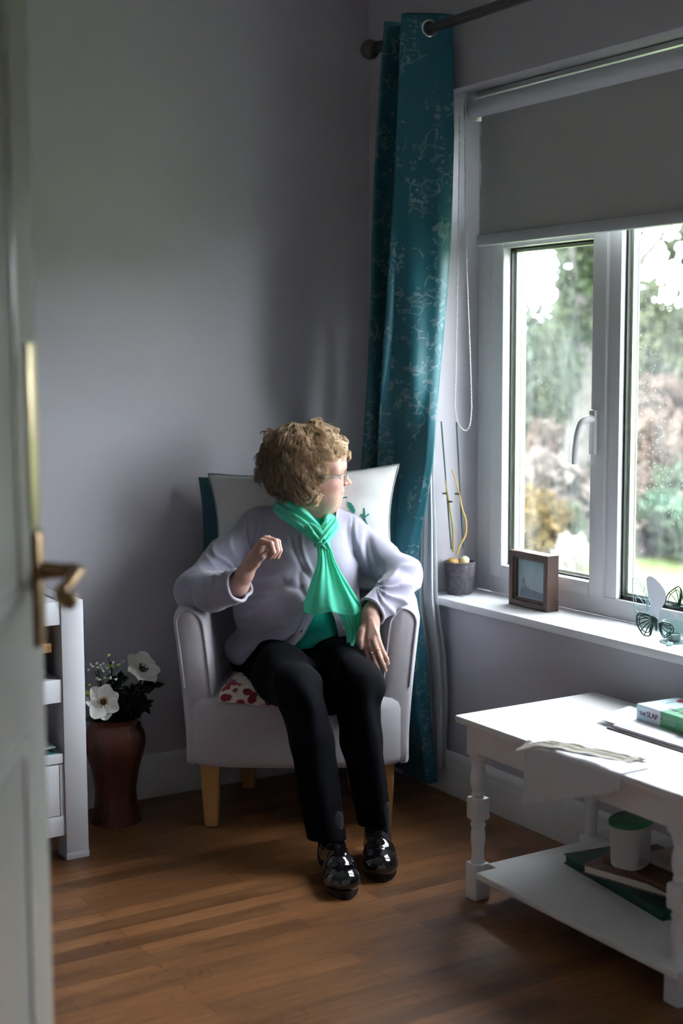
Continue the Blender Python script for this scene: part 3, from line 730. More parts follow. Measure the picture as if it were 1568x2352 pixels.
GRB = mat('green_book_cover', (.06, .27, .13), .35, var=.15, vs=10); REDB = mat('dark_red_print', (.25, .03, .04), .4); DARKB = mat('dark_slate_print', (.06, .09, .13), .4); INK = mat('dark_plum_ink', (.12, .05, .12), .5); WINK = mat('pale_green_ink', (.45, .62, .50), .5)
c = np.array([2.385-.012, 2.434, z]); r = math.radians(-3)
bx, by = np.array([math.cos(r), math.sin(r), 0]), np.array([-math.sin(r), math.cos(r), 0])
# spine is the -x side of the book, its left end is the top of the spine
BWx, BLy, BT = .128, .20, .037
c = at(1462, 1651, 'z', z); bc = c-by*BLy/2+bx*BWx/2
bk = thing('paperback_book', 'thick pale blue and green paperback lettered THE SLAP on the table', 'book', bc); frm = (bc, bx, by, Z)
MB().box(-BWx/2+.002, BWx/2-.002, -BLy/2+.002, BLy/2-.002, .0012, BT-.0012, 0, frm).build('pages', PAGES, bk, smooth=False)
ysp = BLy/2-.083
MB().box(-BWx/2, BWx/2, ysp, BLy/2, BT-.0014, BT, 0, frm).box(-BWx/2, BWx/2, ysp, BLy/2, 0, .0014, 0, frm).box(-BWx/2-.0006, -BWx/2+.002, ysp+.04, BLy/2, 0, BT, 0, frm).build('cover', SKYB, bk, smooth=False)
MB().box(-BWx/2-.0006, -BWx/2+.002, ysp, ysp+.04, 0, BT, 0, frm).build('cover', LILB, bk, smooth=False, label='pale lilac half of the spine')
MB().box(-BWx/2, BWx/2, -BLy/2, ysp, BT-.0014, BT+.0001, 0, frm).box(-BWx/2, BWx/2, -BLy/2, ysp, 0, .0014, 0, frm).box(-BWx/2-.0006, -BWx/2+.002, -BLy/2, ysp, 0, BT, 0, frm).build('cover', GRB, bk, smooth=False, label='green lower part of the cover')
so = bc-bx*(BWx/2+.0012)+by*(BLy/2-.010)+Z*.013
txt('title', 'THE', .0125, so, -by, Z, INK, bk); txt('title', 'SLAP', .0185, so-by*.0255, -by, Z, INK, bk)
MB().ball(so-by*.0755+Z*.006, (.0006, .0018, .0018), 8, 6).ball(so-by*.0795+Z*.006, (.0006, .0009, .0009), 8, 6).build('title_dot', INK, bk)
txt('author_name', 'CHRISTOS', .0085, so-by*.089+Z*.0085, -by, Z, WINK, bk); txt('author_name', 'TSIOLKAS', .0085, so-by*.089-Z*.002, -by, Z, WINK, bk)
ct = bc+Z*(BT+.0002)
MB().ball(ct+bx*.050+by*.062, (.022, .017, .0005), 20, 6).build('cover_print', REDB, bk)
MB().add([ct+bx*(.012+.02*math.cos(a))+by*(.060+rr*math.sin(a)*.6) for a in np.linspace(.2, 2.9, 12) for rr in (.014, .020)], grid_faces(12, 2)).build('cover_print', DARKB, bk)
txt('cover_title', 'THE SLAP', .020, ct-bx*.040+by*.028, -by, bx, INK, bk, align='LEFT')

# pearl-trimmed cloth over the table edge
CLOTH = cloth_mat('white_cotton_cloth', (.80, .80, .86), .8, .2, 2200, .12, .03, .15)
cl_ = thing('table_runner', 'white cloth with pearl-beaded trim hanging over the table edge', 'cloth', (TX0, 2.33, TZ))
ex = TX0-.004; NU, NV = 46, 46; vv = []
for i in range(NU):
    q = i/(NU-1)                                    # along the table edge, from far (2.48) to near (2.165)
    for j in range(NV):
        w_ = j/(NV-1)                               # from the back of the folded part to the hanging hem
        y_ = 2.475-.312*q
        back = .100-.02*q
        hang = np.interp(q, [0, .06, .9, 1], [.150, .142, .052, .034])
        Lt = back+hang; s_ = w_*Lt
        if s_ < back: x_ = ex+(back-s_); z_ = TZ+.0022+.0025*max(0, math.sin(q*9+s_*20))
        else:
            e_ = s_-back; x_ = ex-.006*min(1, e_/.01)-.012*(e_/.15)-.006*math.sin(q*5)*e_/.1; z_ = TZ+.0022-e_
            if e_ < .008: z_ = TZ+.0022-e_*.7
        y_ += -.012*w_*(1-q)*0-.05*max(0, (s_-back))*(1-2*q)
        vv.append((x_, y_, z_))
o = mk('cloth_panel', vv, grid_faces(NU, NV), CLOTH, cl_); solid(o, .0012)
IVORY = cloth_mat('ivory_satin_trim', (.66, .61, .50), .5, .3, 900, .1, .05); PEARL = mat('pearl_bead', (.92, .89, .82), .18, coat=.6); WTRIM = cloth_mat('white_lace_trim', (.82, .82, .84), .7, .2, 900, .2, .03)
fa = at(1213, 1717, 'z', TZ+.012); fb = at(1300, 1707, 'z', TZ+.012); fc = at(1400, 1727, 'z', TZ+.010); fd = at(1475, 1742, 'z', TZ+.010)
def trim(off, wdt, z_, m_, bead, nm='trim', amp=.0022, ph=0.0, tiltz=0.0):
    """a flat band lying along the folded edge of the cloth, gently wavy"""
    c_ = spline([fa, fb, fc, fd], 80); c_[:, 2] = TZ; vs_ = []; cc_ = []
    for i, p in enumerate(c_):
        q = i/79; w_ = amp*math.sin(q*19+ph)+amp*.5*math.sin(q*43+ph*2); lift = .010*math.exp(-((q-.12)/.16)**2)
        p = p+np.array([off+w_, 0, 0]); zz_ = TZ+z_+lift+.0012*math.sin(q*31+ph); cc_.append(p+Z*(zz_-p[2])); 
        for k in range(5):
            x_ = (k/4-.5)*wdt; r_ = p+np.array([-x_, 0, 0]); r_[2] = zz_-abs(x_)*.25-x_*tiltz
            if r_[0] > ex-.001: r_[2] = max(r_[2], TZ+.0048)
            vs_.append(r_)
    o_ = mk(nm, vs_, grid_faces(80, 5), m_, cl_); solid(o_, .0009)
    if bead:
        b_ = MB(); cc_ = np.array(cc_); sl2 = np.concatenate([[0], np.cumsum(np.linalg.norm(np.diff(cc_, axis=0), axis=1))])
        for s2 in np.arange(.006, sl2[-1], .0052):
            pp = np.array([np.interp(s2, sl2, cc_[:, i]) for i in range(3)]); b_.ball(pp+Z*.0012, bead, 8, 6)
        o_ = b_.build('pearl_beads', PEARL, cl_); o_['kind'] = 'stuff'
trim(.010, .030, .0060, WTRIM, None, 'lace_edge', ph=.2)
trim(.014, .004, .0078, WTRIM, .0013, 'lace_edge', ph=.2)
trim(-.004, .032, .0095, IVORY, None, ph=.9)
trim(-.005, .004, .0110, IVORY, .0023, ph=.9)
trim(-.026, .026, .0085, IVORY, None, ph=1.6, tiltz=.3)
trim(-.0215, .004, .0112, WTRIM, .0018, 'lace_edge', ph=1.6)
trim(-.036, .005, .0062, WTRIM, .0015, 'lace_edge', ph=1.9, tiltz=.4)

# tub, books on the lower shelf
SH = .0912
DG = mat('dark_green_cloth_cover', (.006, .055, .038), .5, var=.2, vs=20); NOTE = mat('brown_cream_patterned_cover', (.2, .1, .07), .5)
t = NT(NOTE); v_ = t.new('ShaderNodeTexVoronoi'); v_.inputs['Scale'].default_value = 150; v_.feature = 'DISTANCE_TO_EDGE'; t.l.new(t.coord(), v_.inputs['Vector'])
t.l.new(t.ramp(v_.outputs[0], [(.05, (.30, .22, .17)), (.16, (.12, .035, .03))]).outputs[0], t.b.inputs['Base Color'])
BRN = mat('brown_wood_grain_cover', (.13, .055, .03), .5, var=.35, vs=12, stretch=(1, 14, 1))
def book(name, label, cat, corner, rot, wx, ly, th, m_cov, m_pg, z0):
    """corner: left end of the near long side"""
    r_ = math.radians(rot); bx_ = np.array([math.cos(r_), math.sin(r_), 0]); by_ = np.array([-math.sin(r_), math.cos(r_), 0])
    c_ = np.array([corner[0], corner[1], z0])+bx_*wx/2-by_*ly/2; t_ = thing(name, label, cat, c_); f_ = (c_, bx_, by_, Z)
    MB().box(-wx/2+.004, wx/2-.004, -ly/2+.004, ly/2-.004, .002, th-.002, 0, f_).build('pages', m_pg, t_, smooth=False)
    MB().box(-wx/2, wx/2, -ly/2, ly/2, th-.0022, th, .0006, f_).box(-wx/2, wx/2, -ly/2, ly/2, 0, .0022, .0006, f_).build('cover', m_cov, t_)
    return t_, f_
t_, f_ = book('hardback_book', 'large dark green hardback at the bottom of the pile on the lower shelf', 'book', (2.245, 2.60), -8, .21, .40, .024, DG, DG, SH)
q = at(1329, 2006, 'z', SH+.045)
book('patterned_notebook', 'brown and cream patterned notebook on the dark green hardback', 'notebook', (2.195, 2.475), 14, .15, .24, .021, NOTE, PAGES, SH+.0245)
book('brown_folder', 'dark brown wood-grained folder lying under the plastic tub', 'folder', (2.245, 2.468), -4, .17, .26, .014, BRN, BRN, SH+.046)
bg_ = MB(); 
for k in range(1): bg_.box(2.30, 2.44, 2.25, 2.39, SH+.0603, SH+.078, .006)
o = bg_.build('paper_packet', mat('faded_pink_grey_packet', (.42, .36, .36), .6, var=.25, vs=25), loc=(2.37, 2.32, SH+.06)); tag(o, 'small greyish packet on the brown folder behind the tub', 'packet')
TUBM = mat('cloudy_white_plastic', (.60, .60, .58), .35, var=.04, vs=10); LIDM = mat('green_plastic_lid', (.01, .17, .055), .3, coat=.3)
tz0 = SH+.0605; tc = at(1407, 1985, 'z', tz0+.01); tc = np.array([2.262, 2.385, tz0])
tub = thing('plastic_tub', 'white plastic tub with an oval green lid on the lower shelf pile', 'tub', tc)
def superring(c_, rx, ry, ex_, n=48, rot=0.0):
    out = []
    for k in range(n):
        a = 2*PI*k/n; ca, sa = math.cos(a), math.sin(a)
        x_ = rx*math.copysign(abs(ca)**(2/ex_), ca); y_ = ry*math.copysign(abs(sa)**(2/ex_), sa)
        out.append(np.array(c_)+np.array([x_*math.cos(rot)-y_*math.sin(rot), x_*math.sin(rot)+y_*math.cos(rot), 0]))
    return out
def loft(rings, capb=True, capt=True):
    n = len(rings[0]); v = np.concatenate(rings); f = grid_faces(len(rings), n, True)
    if capb: f.append(tuple(range(n))[::-1])
    if capt: f.append(tuple((len(rings)-1)*n+k for k in range(n)))
    return v, f
rot = math.radians(20)
rg = [superring(tc+Z*h, a*.047, a*.040, 2.8, rot=rot) for h, a in ((0, .90), (.003, .97), (.012, 1), (.085, 1.05), (.104, 1.10))]
MB().add(*loft(rg)).build('tub_body', TUBM, tub)
rg = [superring(tc+Z*h, a*.058, a*.045, 2.3, rot=rot) for h, a in ((.100, 1.0), (.1015, 1.03), (.109, 1.03), (.1115, 1.0), (.1118, .93), (.1098, .91))]
MB().add(*loft(rg)).build('lid', LIDM, tub)
# label panel with bar block, on the side facing the doorway
ln = unit(np.array([-.55, -.83, 0])); lx = np.array([-ln[1], ln[0], 0]); lx = -lx if lx@U < 0 else lx
lc = tc+ln*.0462+lx*.020+Z*.03
GREY = mat('grey_print', (.12, .12, .13), .6)
q = MB()
for k in range(9): q.box(-.009+k*.002, -.0079+k*.002, 0, .012, -.0004, .0004, 0, (lc-Z*.012, lx, Z, ln))
q.build('barcode', GREY, tub, smooth=False)
q = MB()
for k in range(6): q.box(-.010, .010-.003*(k % 3), .022+k*.007, .0235+k*.007, -.0004, .0004, 0, (lc-Z*.008, lx, Z, ln))
q.build('small_print', mat('faint_grey_print', (.38, .38, .38), .6), tub, smooth=False)

# ------------------------------------------------------------------ on the window board
SZ = .607
pt = thing('orchid_pot', 'grey marbled pot with bare orchid stems tied to two dark sticks', 'plant', (2.588, 3.500, SZ))
MARB = mat('grey_marbled_ceramic', (.17, .155, .175), .3)
t = NT(MARB); wv_ = t.noise(t.coord(), 26, 6, .7, 2.5); t.l.new(t.ramp(wv_.outputs[0], [(.36, (.035, .03, .04)), (.55, (.12, .11, .13)), (.60, (.07, .06, .075)), (.68, (.33, .30, .29))]).outputs[0], t.b.inputs['Base Color'])
pc = np.array([2.588, 3.500, SZ])
prof = [(.0, .0), (.036, 0), (.039, .003), (.049, .096), (.0495, .100), (.0475, .101), (.046, .098), (.044, .080), (0, .080)]
MB().lathe(prof, pc, 40, close=False).build('pot', MARB, pt)
q = MB(); rg_ = np.random.default_rng(2)
for k in range(26):
    a, r_ = rg_.uniform(0, 2*PI), rg_.uniform(0, .034); q.ball(pc+np.array([r_*math.cos(a), r_*math.sin(a), .088+rg_.uniform(0, .008)]), (rg_.uniform(.006, .011), .008, .006), 8, 6)
q.ball(pc-U*.02+Z*.100, (.020, .017, .012), 14, 10)
q.build('bark_moss', mat('yellow_brown_bark_moss', (.35, .22, .08), .8, var=.4, vs=60), pt)
MB().ball(pc+U*.016+Z*.103, (.015, .013, .014), 14, 10).build('bulb', mat('pale_dry_bulb', (.72, .62, .38), .6, var=.15, vs=40), pt)
DST = mat('dark_green_stick', (.02, .06, .055), .5); STM = mat('yellow_green_stem', (.33, .27, .05), .5, var=.2, vs=20); STM2 = mat('tan_dry_stem', (.55, .36, .12), .6, var=.15, vs=20)
Dp = pc@FH; qp = lambda x, y: P(x, y, Dp)
MB().tube([qp(1036, 1262), qp(1024, 1110), qp(1013, 968)], .0022, 8).build('stick', DST, pt)
MB().tube([qp(1063, 1258), qp(1056, 1130), qp(1048, 970)], .0022, 8).build('stick', DST, pt)
MB().tube(spline([qp(1040, 1268), qp(1039, 1215), qp(1033, 1170), qp(1028, 1140), qp(1022, 1102)], 24)-FH*.004, np.linspace(.0032, .002, 24), 8).build('stem', STM, pt)
MB().tube(spline([qp(1048, 1274), qp(1057, 1250), qp(1069, 1225), qp(1069, 1195), qp(1060, 1165), qp(1054, 1135), qp(1047, 1105), qp(1037, 1077)], 40)-FH*.004, np.linspace(.0034, .0018, 40), 8).build('stem', STM2, pt)
q = MB()
for x, y, s_ in ((1023, 1133, -1), (1031, 1152, 1), (1052, 1134, -1)):
    p = qp(x, y)-FH*.003; q.box(-.003, .003, -.007, .007, -.003, .003, .001, (p, U, FH, Z)); q.ball(p+U*s_*.007, (.005, .003, .003), 8, 6)
q.build('clip', GASKET, pt)
MB().box(-.016, .016, -.001, .001, 0, .0012, 0, (np.array([2.556, 3.46, SZ]), np.array([.3, -.95, 0]), np.array([.95, .3, 0]), Z)).build('grey_stick', GREY)
bpy.data.objects['grey_stick'].location = (0, 0, 0); tag(bpy.data.objects['grey_stick'], 'short thin grey sliver lying on the sill before the orchid pot', 'stick')

# brown photo frame, facing the room
fL = at(1168, 1386, 'z', SZ); fR = at(1256, 1407, 'z', SZ)
fx = unit(fR-fL); W_ = np.linalg.norm(fR-fL); fn = np.array([fx[1], -fx[0], 0]); fn = fn if fn@(CAM-fL) > 0 else -fn
Hh = W_*1.0; TH = .040
pf = thing('photo_frame', 'square dark brown wooden photo frame standing on the window sill', 'picture frame', (fL+fR)/2)
DKW = mat('dark_brown_wood', (.085, .050, .038), .45, var=.25, vs=18, stretch=(1, 1, 1), bump=.1, bs=60)
q = MB(); bw = .024; fz = unit(Z-fn*.03)
Hh = (at(1256, 1278, 'x', fR[0])[2]-SZ)
def fq(a, b, d): return fL+fx*a+Z*b+fn*d
outer = [(0, 0), (W_, 0), (W_, Hh), (0, Hh)]; lev = [(0, -TH), (0, 0), (.004, .003), (bw*.72, .001), (bw*.78, -.006), (bw, -.008), (bw, -.016)]
vs_ = []
for ins, d in lev:
    for k, (a, b) in enumerate(outer):
        vs_.append(fq(a+(ins if a == 0 else -ins), b+(ins if b == 0 else -ins), d))
f_ = grid_faces(len(lev), 4, True)+[(0, 1, 2, 3)]
q.add(vs_, f_); q.build('frame', DKW, pf, ang=20)
PHO = mat('faded_photo_print', (.52, .51, .58), .6)
t = NT(PHO); PHO2 = mat('photo_figure_print', (.20, .20, .28), .4); PHO3 = mat('photo_skin_print', (.42, .34, .37), .4)
MB().box(bw-.002, W_-bw+.002, bw-.002, Hh-bw+.002, -.016, -.0145, 0, (fL, fx, Z, fn)).build('photograph', PHO, pf, smooth=False)
fig = [(.035, .026), (.040, .050), (.048, .060), (.044, .066), (.045, .078), (.052, .084), (.058, .078), (.060, .066), (.066, .058), (.085, .052), (W_-bw, .046), (W_-bw, .026)]
MB().add([fq(a, b, -.0142) for a, b in fig], [tuple(range(len(fig)))]).build('photograph_figure', PHO2, pf, smooth=False)
fig = [(.049, .050), (.048, .066), (.050, .074), (.055, .075), (.058, .068), (.060, .055)]
MB().add([fq(a, b, -.0138) for a, b in fig], [tuple(range(len(fig)))]).build('photograph_figure', PHO3, pf, smooth=False)
MB().box(bw-.001, W_-bw+.001, bw-.001, Hh-bw+.001, -.012, -.011, 0, (fL, fx, Z, fn)).build('glass', CLEAR, pf, smooth=False)

# butterfly tealight holder (clear plates with etched and dark wings around a glass cup)
bc_ = at(1512, 1472, 'z', SZ); bc_ = np.array([2.575, 2.585, SZ])
bt = thing('tealight_holder', 'glass tealight holder with white and black butterflies on the sill', 'candle holder', bc_)
FROST = mat('frosted_white_wing', (.66, .69, .80), .45, spec=.4); BLK = mat('black_green_metal', (.006, .035, .032), .3, .3); PGL = mat('etched_grey_lines', (.50, .53, .62), .5)
bD = bc_@FH
def bp(x, y, d=0.0): return P(x, y, bD+d)
def plate(px_, d, m_, nm, th=.0016):
    c = spline(list(px_)+[px_[0]], 40)[:-1]; v = [bp(x, y, d) for x, y in c]; n = len(v); v2 = [p+FH*th for p in v]
    return MB().add(v+v2, [tuple(range(n)), tuple(range(n, 2*n))[::-1]]+[(k, (k+1) % n, n+(k+1) % n, n+k) for k in range(n)]).build(nm, m_, bt)
def z0(x, y): return (1420+x*.0944, 1290+y*.0944)      # detail crop -> photo frame
W1 = [z0(*q) for q in ((330, 470), (380, 400), (470, 430), (600, 590), (700, 760), (760, 980), (800, 1150), (700, 1250), (480, 1230), (400, 1100), (350, 820))]
W2 = [z0(*q) for q in ((680, 400), (760, 350), (880, 410), (1030, 560), (1140, 740), (1150, 900), (1080, 1080), (1000, 1200), (960, 1400), (860, 1330), (780, 1000), (700, 700))]
W3 = [z0(*q) for q in ((450, 1330), (500, 1250), (650, 1290), (850, 1350), (940, 1440), (830, 1600), (770, 1790), (620, 1790), (520, 1660), (450, 1500))]
W4 = [z0(*q) for q in ((980, 1500), (1120, 1480), (1300, 1560), (1330, 1700), (1160, 1830), (1080, 1830), (1010, 1680))]
W5 = [z0(*q) for q in ((1140, 1040), (1180, 830), (1300, 700), (1460, 610), (1540, 740), (1520, 950), (1470, 1110), (1300, 1110))]
W6 = [z0(*q) for q in ((1560, 900), (1620, 640), (1750, 620), (1850, 800), (1800, 1100), (1650, 1150))]
plate(W2, -.004, FROST, 'white_wing')
def lattice(W_px, d, m_, nm, r_=.0009, root=None, nv=6):
    c = np.array(spline(list(W_px)+[W_px[0]], 60)[:-1]); q = MB(); q.tube([bp(x, y, d) for x, y in c], r_, 6, closed=True)
    cen = c.mean(0); rt_ = np.array(root) if root is not None else cen
    for k in range(nv):
        e = c[int((k+.5)*len(c)/nv)]; mid = rt_*.5+e*.5; off = np.array([-(e-rt_)[1], (e-rt_)[0]])*.08
        q.tube([bp(*(rt_*(1-s)+e*s+off*math.sin(PI*s)), d) for s in np.linspace(0, 1, 8)], r_*.8, 6)
    inn = cen+(c-cen)*.72; q.tube([bp(x, y, d) for x, y in inn], r_*.7, 6, closed=True)
    return q.build(nm, m_, bt)
lattice(W1, .004, PGL, 'etched_wing', .0009, z0(700, 1200), 9)
lattice(W3, -.006, BLK, 'black_wing', .0019, z0(900, 1400), 12)
lattice(W4, -.004, BLK, 'black_wing', .0016, z0(1000, 1500), 9)
lattice(W5, .006, BLK, 'black_wing', .0016, z0(1450, 1080), 8)
lattice(W6, .010, BLK, 'black_wing', .0016, z0(1600, 1100), 8)
plate([z0(*q) for q in ((890, 1380), (940, 1420), (940, 1600), (915, 1700), (890, 1600))], -.007, BLK, 'butterfly_body', .003)
outl = [z0(*q) for q in ((260, 520), (330, 410), (480, 390), (640, 560), (760, 800), (1000, 1100), (1340, 1300), (1440, 1500), (1420, 1800), (1100, 1870), (640, 1810), (450, 1600), (390, 1540), (380, 1200), (300, 800))]
plate(outl, -.001, CLEAR, 'glass_plate', .0025)
plate([z0(*q) for q in ((1540, 560), (1640, 540), (2000, 900), (2000, 1800), (1440, 1820), (1440, 1400), (1500, 1000))], .004, CLEAR, 'glass_plate', .0025)
cupc = bc_+U*.012+FH*.02
MB().lathe([(.022, .002), (.024, .004), (.027, .055), (.0255, .055), (.0225, .006), (.0, .006)], cupc, 32, close=False).build('glass_cup', CLEAR, bt)
MB().lathe([(.034, 0), (.035, .0025), (.012, .004)], cupc, 32).build('glass_base', mat('pale_aqua_glass', (.45, .66, .68), .1, trans=.7), bt)
MB().lathe([(.018, .007), (.0185, .022), (.0175, .022), (.017, .018), (0, .018)], cupc, 24, close=False).build('tealight', STEEL, bt)
q = MB()
for k in range(7): q.ball(bc_+np.array([-.030+.004*k, -.02-.006*(k % 3)+.012*k*.3, .004]), .0042, 10, 8)
q.build('clear_beads', mat('clear_bead', (.8, .95, .95), .05, trans=.6), bt)

# ------------------------------------------------------------------ armchair
UPH = cloth_mat('pale_lavender_upholstery', (.50, .485, .535), .85, .35, 1500, .15, .04)
PIPE = cloth_mat('lavender_piping', (.45, .43, .48), .8, .2, 1500, .1, .03)
LC = -.128                                               # middle line of the chair
ch = thing('armchair', 'pale lavender tub armchair with light wooden legs in the corner', 'armchair', V(LC, 4.15, 0))
def uplan(t_, half, y0, y1):
    """U-shaped plan: front end of one arm, round the back, to the front end of the other; t in 0..1"""
    L1 = (y1-y0)*.42; A_ = PI*.5*(half+(y1-y0)*.58)/1.0; tot = 2*L1+A_; s_ = t_*tot
    if s_ < L1: return np.array([-half, y0+s_]), np.array([-1., 0])
    if s_ > tot-L1: return np.array([half, y0+tot-s_]), np.array([1., 0])
    a = PI-(s_-L1)/A_*PI; ry = (y1-y0)*.58
    p = np.array([half*math.copysign(abs(math.cos(a))**.95, math.cos(a)), y0+L1+ry*math.sin(a)**.98])
    n = np.array([math.cos(a)/half, math.sin(a)/ry]); return p, n/np.linalg.norm(n)
NT_, vs_ = 72, []
Y0, Y1 = 3.945, 4.405
ringlen = None
for i in range(NT_):
    t_ = i/(NT_-1); p, n = uplan(t_, .268, Y0, Y1)
    rise = max(0, math.sin(PI*t_))**2.2; top = .640+.085*rise; th = .050-.008*rise; edge = min(1, min(t_, 1-t_)/.02)
    prof = []
    for k in range(8): prof.append((-th, .36+(top-.055-.36)*k/7))                  # inner face, upwards
    for k in range(1, 10):
        a = PI*k/10; prof.append((-th*math.cos(a)*1.02, top-.055+.055*math.sin(a)))
    for k in range(10): 
        h = 1-k/9; prof.append((th, .19+(top-.055-.19)*h))
    for d, h in prof:
        fl = .036*max(0, min(1, (h-.25)/.38))**1.3; bul = .010*math.sin(PI*max(0, min(1, (h-.38)/.26))) if d < 0 else 0
        q = p+n*(d*(.9+.1*edge)+fl-bul*0); w3 = V(LC+q[0], q[1], h); w3[1] = min(w3[1], 3.893-.02*max(0, .14-h)); vs_.append(w3)
NP = len(prof)
f_ = grid_faces(NT_, NP)+[(i*NP, (i+1)*NP, (i+1)*NP+NP-1, i*NP+NP-1) for i in range(NT_-1)]
MBs = MB().add(vs_, f_)
for e_, sgn in ((0, 1), (NT_-1, -1)):                    # rounded arm fronts
    r0 = np.array(vs_[e_*NP:(e_+1)*NP]); c_ = r0.mean(0); lay = [r0]
    for ins, fwd in ((.003, .010), (.010, .016), (.03, .020)):
        w_ = r0.copy(); lat_ = (r0-c_)@U; wd = np.abs(lat_).max(); zc_ = r0[:, 2]
        w_ = r0-np.outer(np.sign(lat_)*np.minimum(np.abs(lat_), ins), U); w_[:, 2] = np.where(zc_ > .5, zc_-ins*np.clip((zc_-.56)/.08, 0, 1), zc_)
        lay.append(w_-FH*fwd)
    n_ = NP; v_ = np.concatenate(lay); ff = grid_faces(4, n_, True)+[tuple(3*n_+k for k in range(n_))]
    MBs.add(v_, ff)
o = MBs.build('arms_and_back', UPH, ch, ang=70)
for e_ in (0, NT_-1):
    r0 = np.array(vs_[e_*NP:(e_+1)*NP]); c_ = r0.mean(0); lat_ = (r0-c_)@U
    pts = r0-np.outer(np.sign(lat_)*.008, U)-FH*.0165; pts[:, 2] = np.where(r0[:, 2] > .5, r0[:, 2]-.007*np.clip((r0[:, 2]-.56)/.08, 0, 1), r0[:, 2])
    pts = pts[r0[:, 2] > .372]
    MB().tube(spline(pts, 60), .0032, 8).build('piping', PIPE, ch)
# seat: one upholstered block, bowed at the front
def plan(ins, z, half=.318, y0=3.905, y1=4.37, bow=.030):
    out = []
    for k in range(96):
        a = 2*PI*k/96; x_ = (half-ins)*math.copysign(abs(math.cos(a))**.28, math.cos(a)); y_ = (y1-y0-2*ins)/2*math.copysign(abs(math.sin(a))**.28, math.sin(a))
        if y_ > 0: x_ *= 1-.32*(y_/((y1-y0)/2))**2.5
        if y_ < 0: y_ -= bow*(1-(x_/half)**2)*min(1, -y_/.15)
        out.append(V(LC+x_, (y0+y1)/2+y_, z))
    return out
lay = [(.04, .188), (.012, .188), (.003, .194), (0, .21), (0, .30), (0, .350), (.004, .368), (.014, .379), (.03, .3835), (.08, .388), (.16, .392), (.26, .393)]
v_, ff = loft([plan(i_, z_) for i_, z_ in lay])
v_[:, 2] -= 0
o = MB().add(v_, ff).build('seat', UPH, ch, ang=70)
for sx_, dD, h_, back in ((-.248, 3.965, .19, 0), (.248, 3.965, .19, 0), (-.165, 4.30, .20, 1), (.165, 4.27, .20, 1)):
    q = MB(); a, b = .026, .020
    p0 = V(LC+sx_, dD, 0); tp = [p0+U*x_*a*1.1+FH*y_*a*1.1+Z*(h_+.01) for x_, y_ in ((-1, -1), (1, -1), (1, 1), (-1, 1))]; bt_ = [p0+U*x_*b+FH*y_*b+FH*(.03*back) for x_, y_ in ((-1, -1), (1, -1), (1, 1), (-1, 1))]
    q.add(bt_+tp, [(3, 2, 1, 0), (4, 5, 6, 7), (0, 1, 5, 4), (1, 2, 6, 5), (2, 3, 7, 6), (3, 0, 4, 7)]); o = q.build('leg', OAK, ch)
    bm = bmesh.new(); bm.from_mesh(o.data); bmesh.ops.bevel(bm, geom=bm.edges[:], offset=.003, segments=2, affect='EDGES'); bm.to_mesh(o.data); bm.free()

# cushions
CUSHW = cloth_mat('white_cotton_cushion', (.64, .65, .66), .85, .3, 1200, .2, .04); VELVET = cloth_mat('dark_teal_velvet', (.004, .05, .065), .7, .9, 1800, .1, .15)
def cushion(c, ux, uz, w_, h_, th, dip=.06, n=40, seed=0, front=None):
    """pillow surface; returns verts, faces, and a function giving a point on the front"""
    c = np.array(c); ux = unit(ux); uz = unit(uz); un = unit(np.cross(ux, uz)); 
    if un@(CAM-c) < 0: un = -un
    def S(a, b, side):
        ex_ = 1-dip*(1-b*b)*0; x_ = a*w_/2*(1-dip*(1-b*b)); z_ = b*h_/2*(1-dip*(1-a*a))
        t_ = th/2*(max(0, (1-a**4)*(1-b**4)))**.55
        wr_ = .0035*math.sin(9*a+5*b+seed)*math.sin(7*b-4*a+seed*2)*max(0, (1-a*a)*(1-b*b))**.3
        return c+ux*x_+uz*z_+un*side*(t_+wr_)
    vs_ = []
    for side in (1, -1):
        for i in range(n+1):
            for j in range(n+1): vs_.append(S(-1+2*j/n, -1+2*i/n, side))
    ff = grid_faces(n+1, n+1); m_ = (n+1)**2; ff += [tuple(k+m_ for k in q)[::-1] for q in grid_faces(n+1, n+1)]
    edge = [S(a, -1, 0) for a in np.linspace(-1, 1, 30)]+[S(1, b, 0) for b in np.linspace(-1, 1, 30)][1:]+[S(a, 1, 0) for a in np.linspace(1, -1, 30)][1:]+[S(-1, b, 0) for b in np.linspace(1, -1, 30)][1:-1]
    return vs_, ff, S, un, edge
TL, TR = P(478, 1088, 4.215), P(916, 1067, 4.205); ux = unit(TR-TL); lean = unit(Z+FH*.16); Wc = np.linalg.norm(TR-TL)
cc = (TL+TR)/2-lean*.185
wc = thing('cushion', 'white cotton cushion with teal leaf embroidery behind the woman', 'cushion', cc-lean*.18)
vs_, ff, S, un, edge = cushion(cc, ux, lean, Wc, .37, .10, .11, seed=1)
MB().add(vs_, ff).build('cushion_cover', CUSHW, wc, ang=80)
MB().tube(edge, .003, 8, closed=True).build('piping', cloth_mat('grey_cord', (.30, .33, .36), .7), wc)
EMB = cloth_mat('teal_embroidery', (.015, .20, .17), .6, .3, 900, .2)
def onc(px, py, d=.003):
    """the spot on the cushion front seen past the woman at this place"""
    best = None; r_ = ray(px, py); tt = ((cc-CAM)@un)/(r_@un); p = CAM+r_*tt
    for _ in range(6):
        a = (p-cc)@ux/(Wc/2); b = (p-cc)@lean/.185; a_ = max(-.98, min(.98, a/(1-.11*(1-b*b)))); b_ = max(-.98, min(.98, b/(1-.11*(1-a*a))))
        s_ = S(a_, b_, 1); tt = ((s_-CAM)@un)/(r_@un); p = CAM+r_*tt
    return p+un*d
q = MB()
def leafshape(pts, q):
    v_ = [onc(*p) for p in pts]; q.add(v_+[p-un*.002 for p in v_], [tuple(range(len(v_)))]+[(k, (k+1) % len(v_), len(v_)+(k+1) % len(v_), len(v_)+k) for k in range(len(v_))])
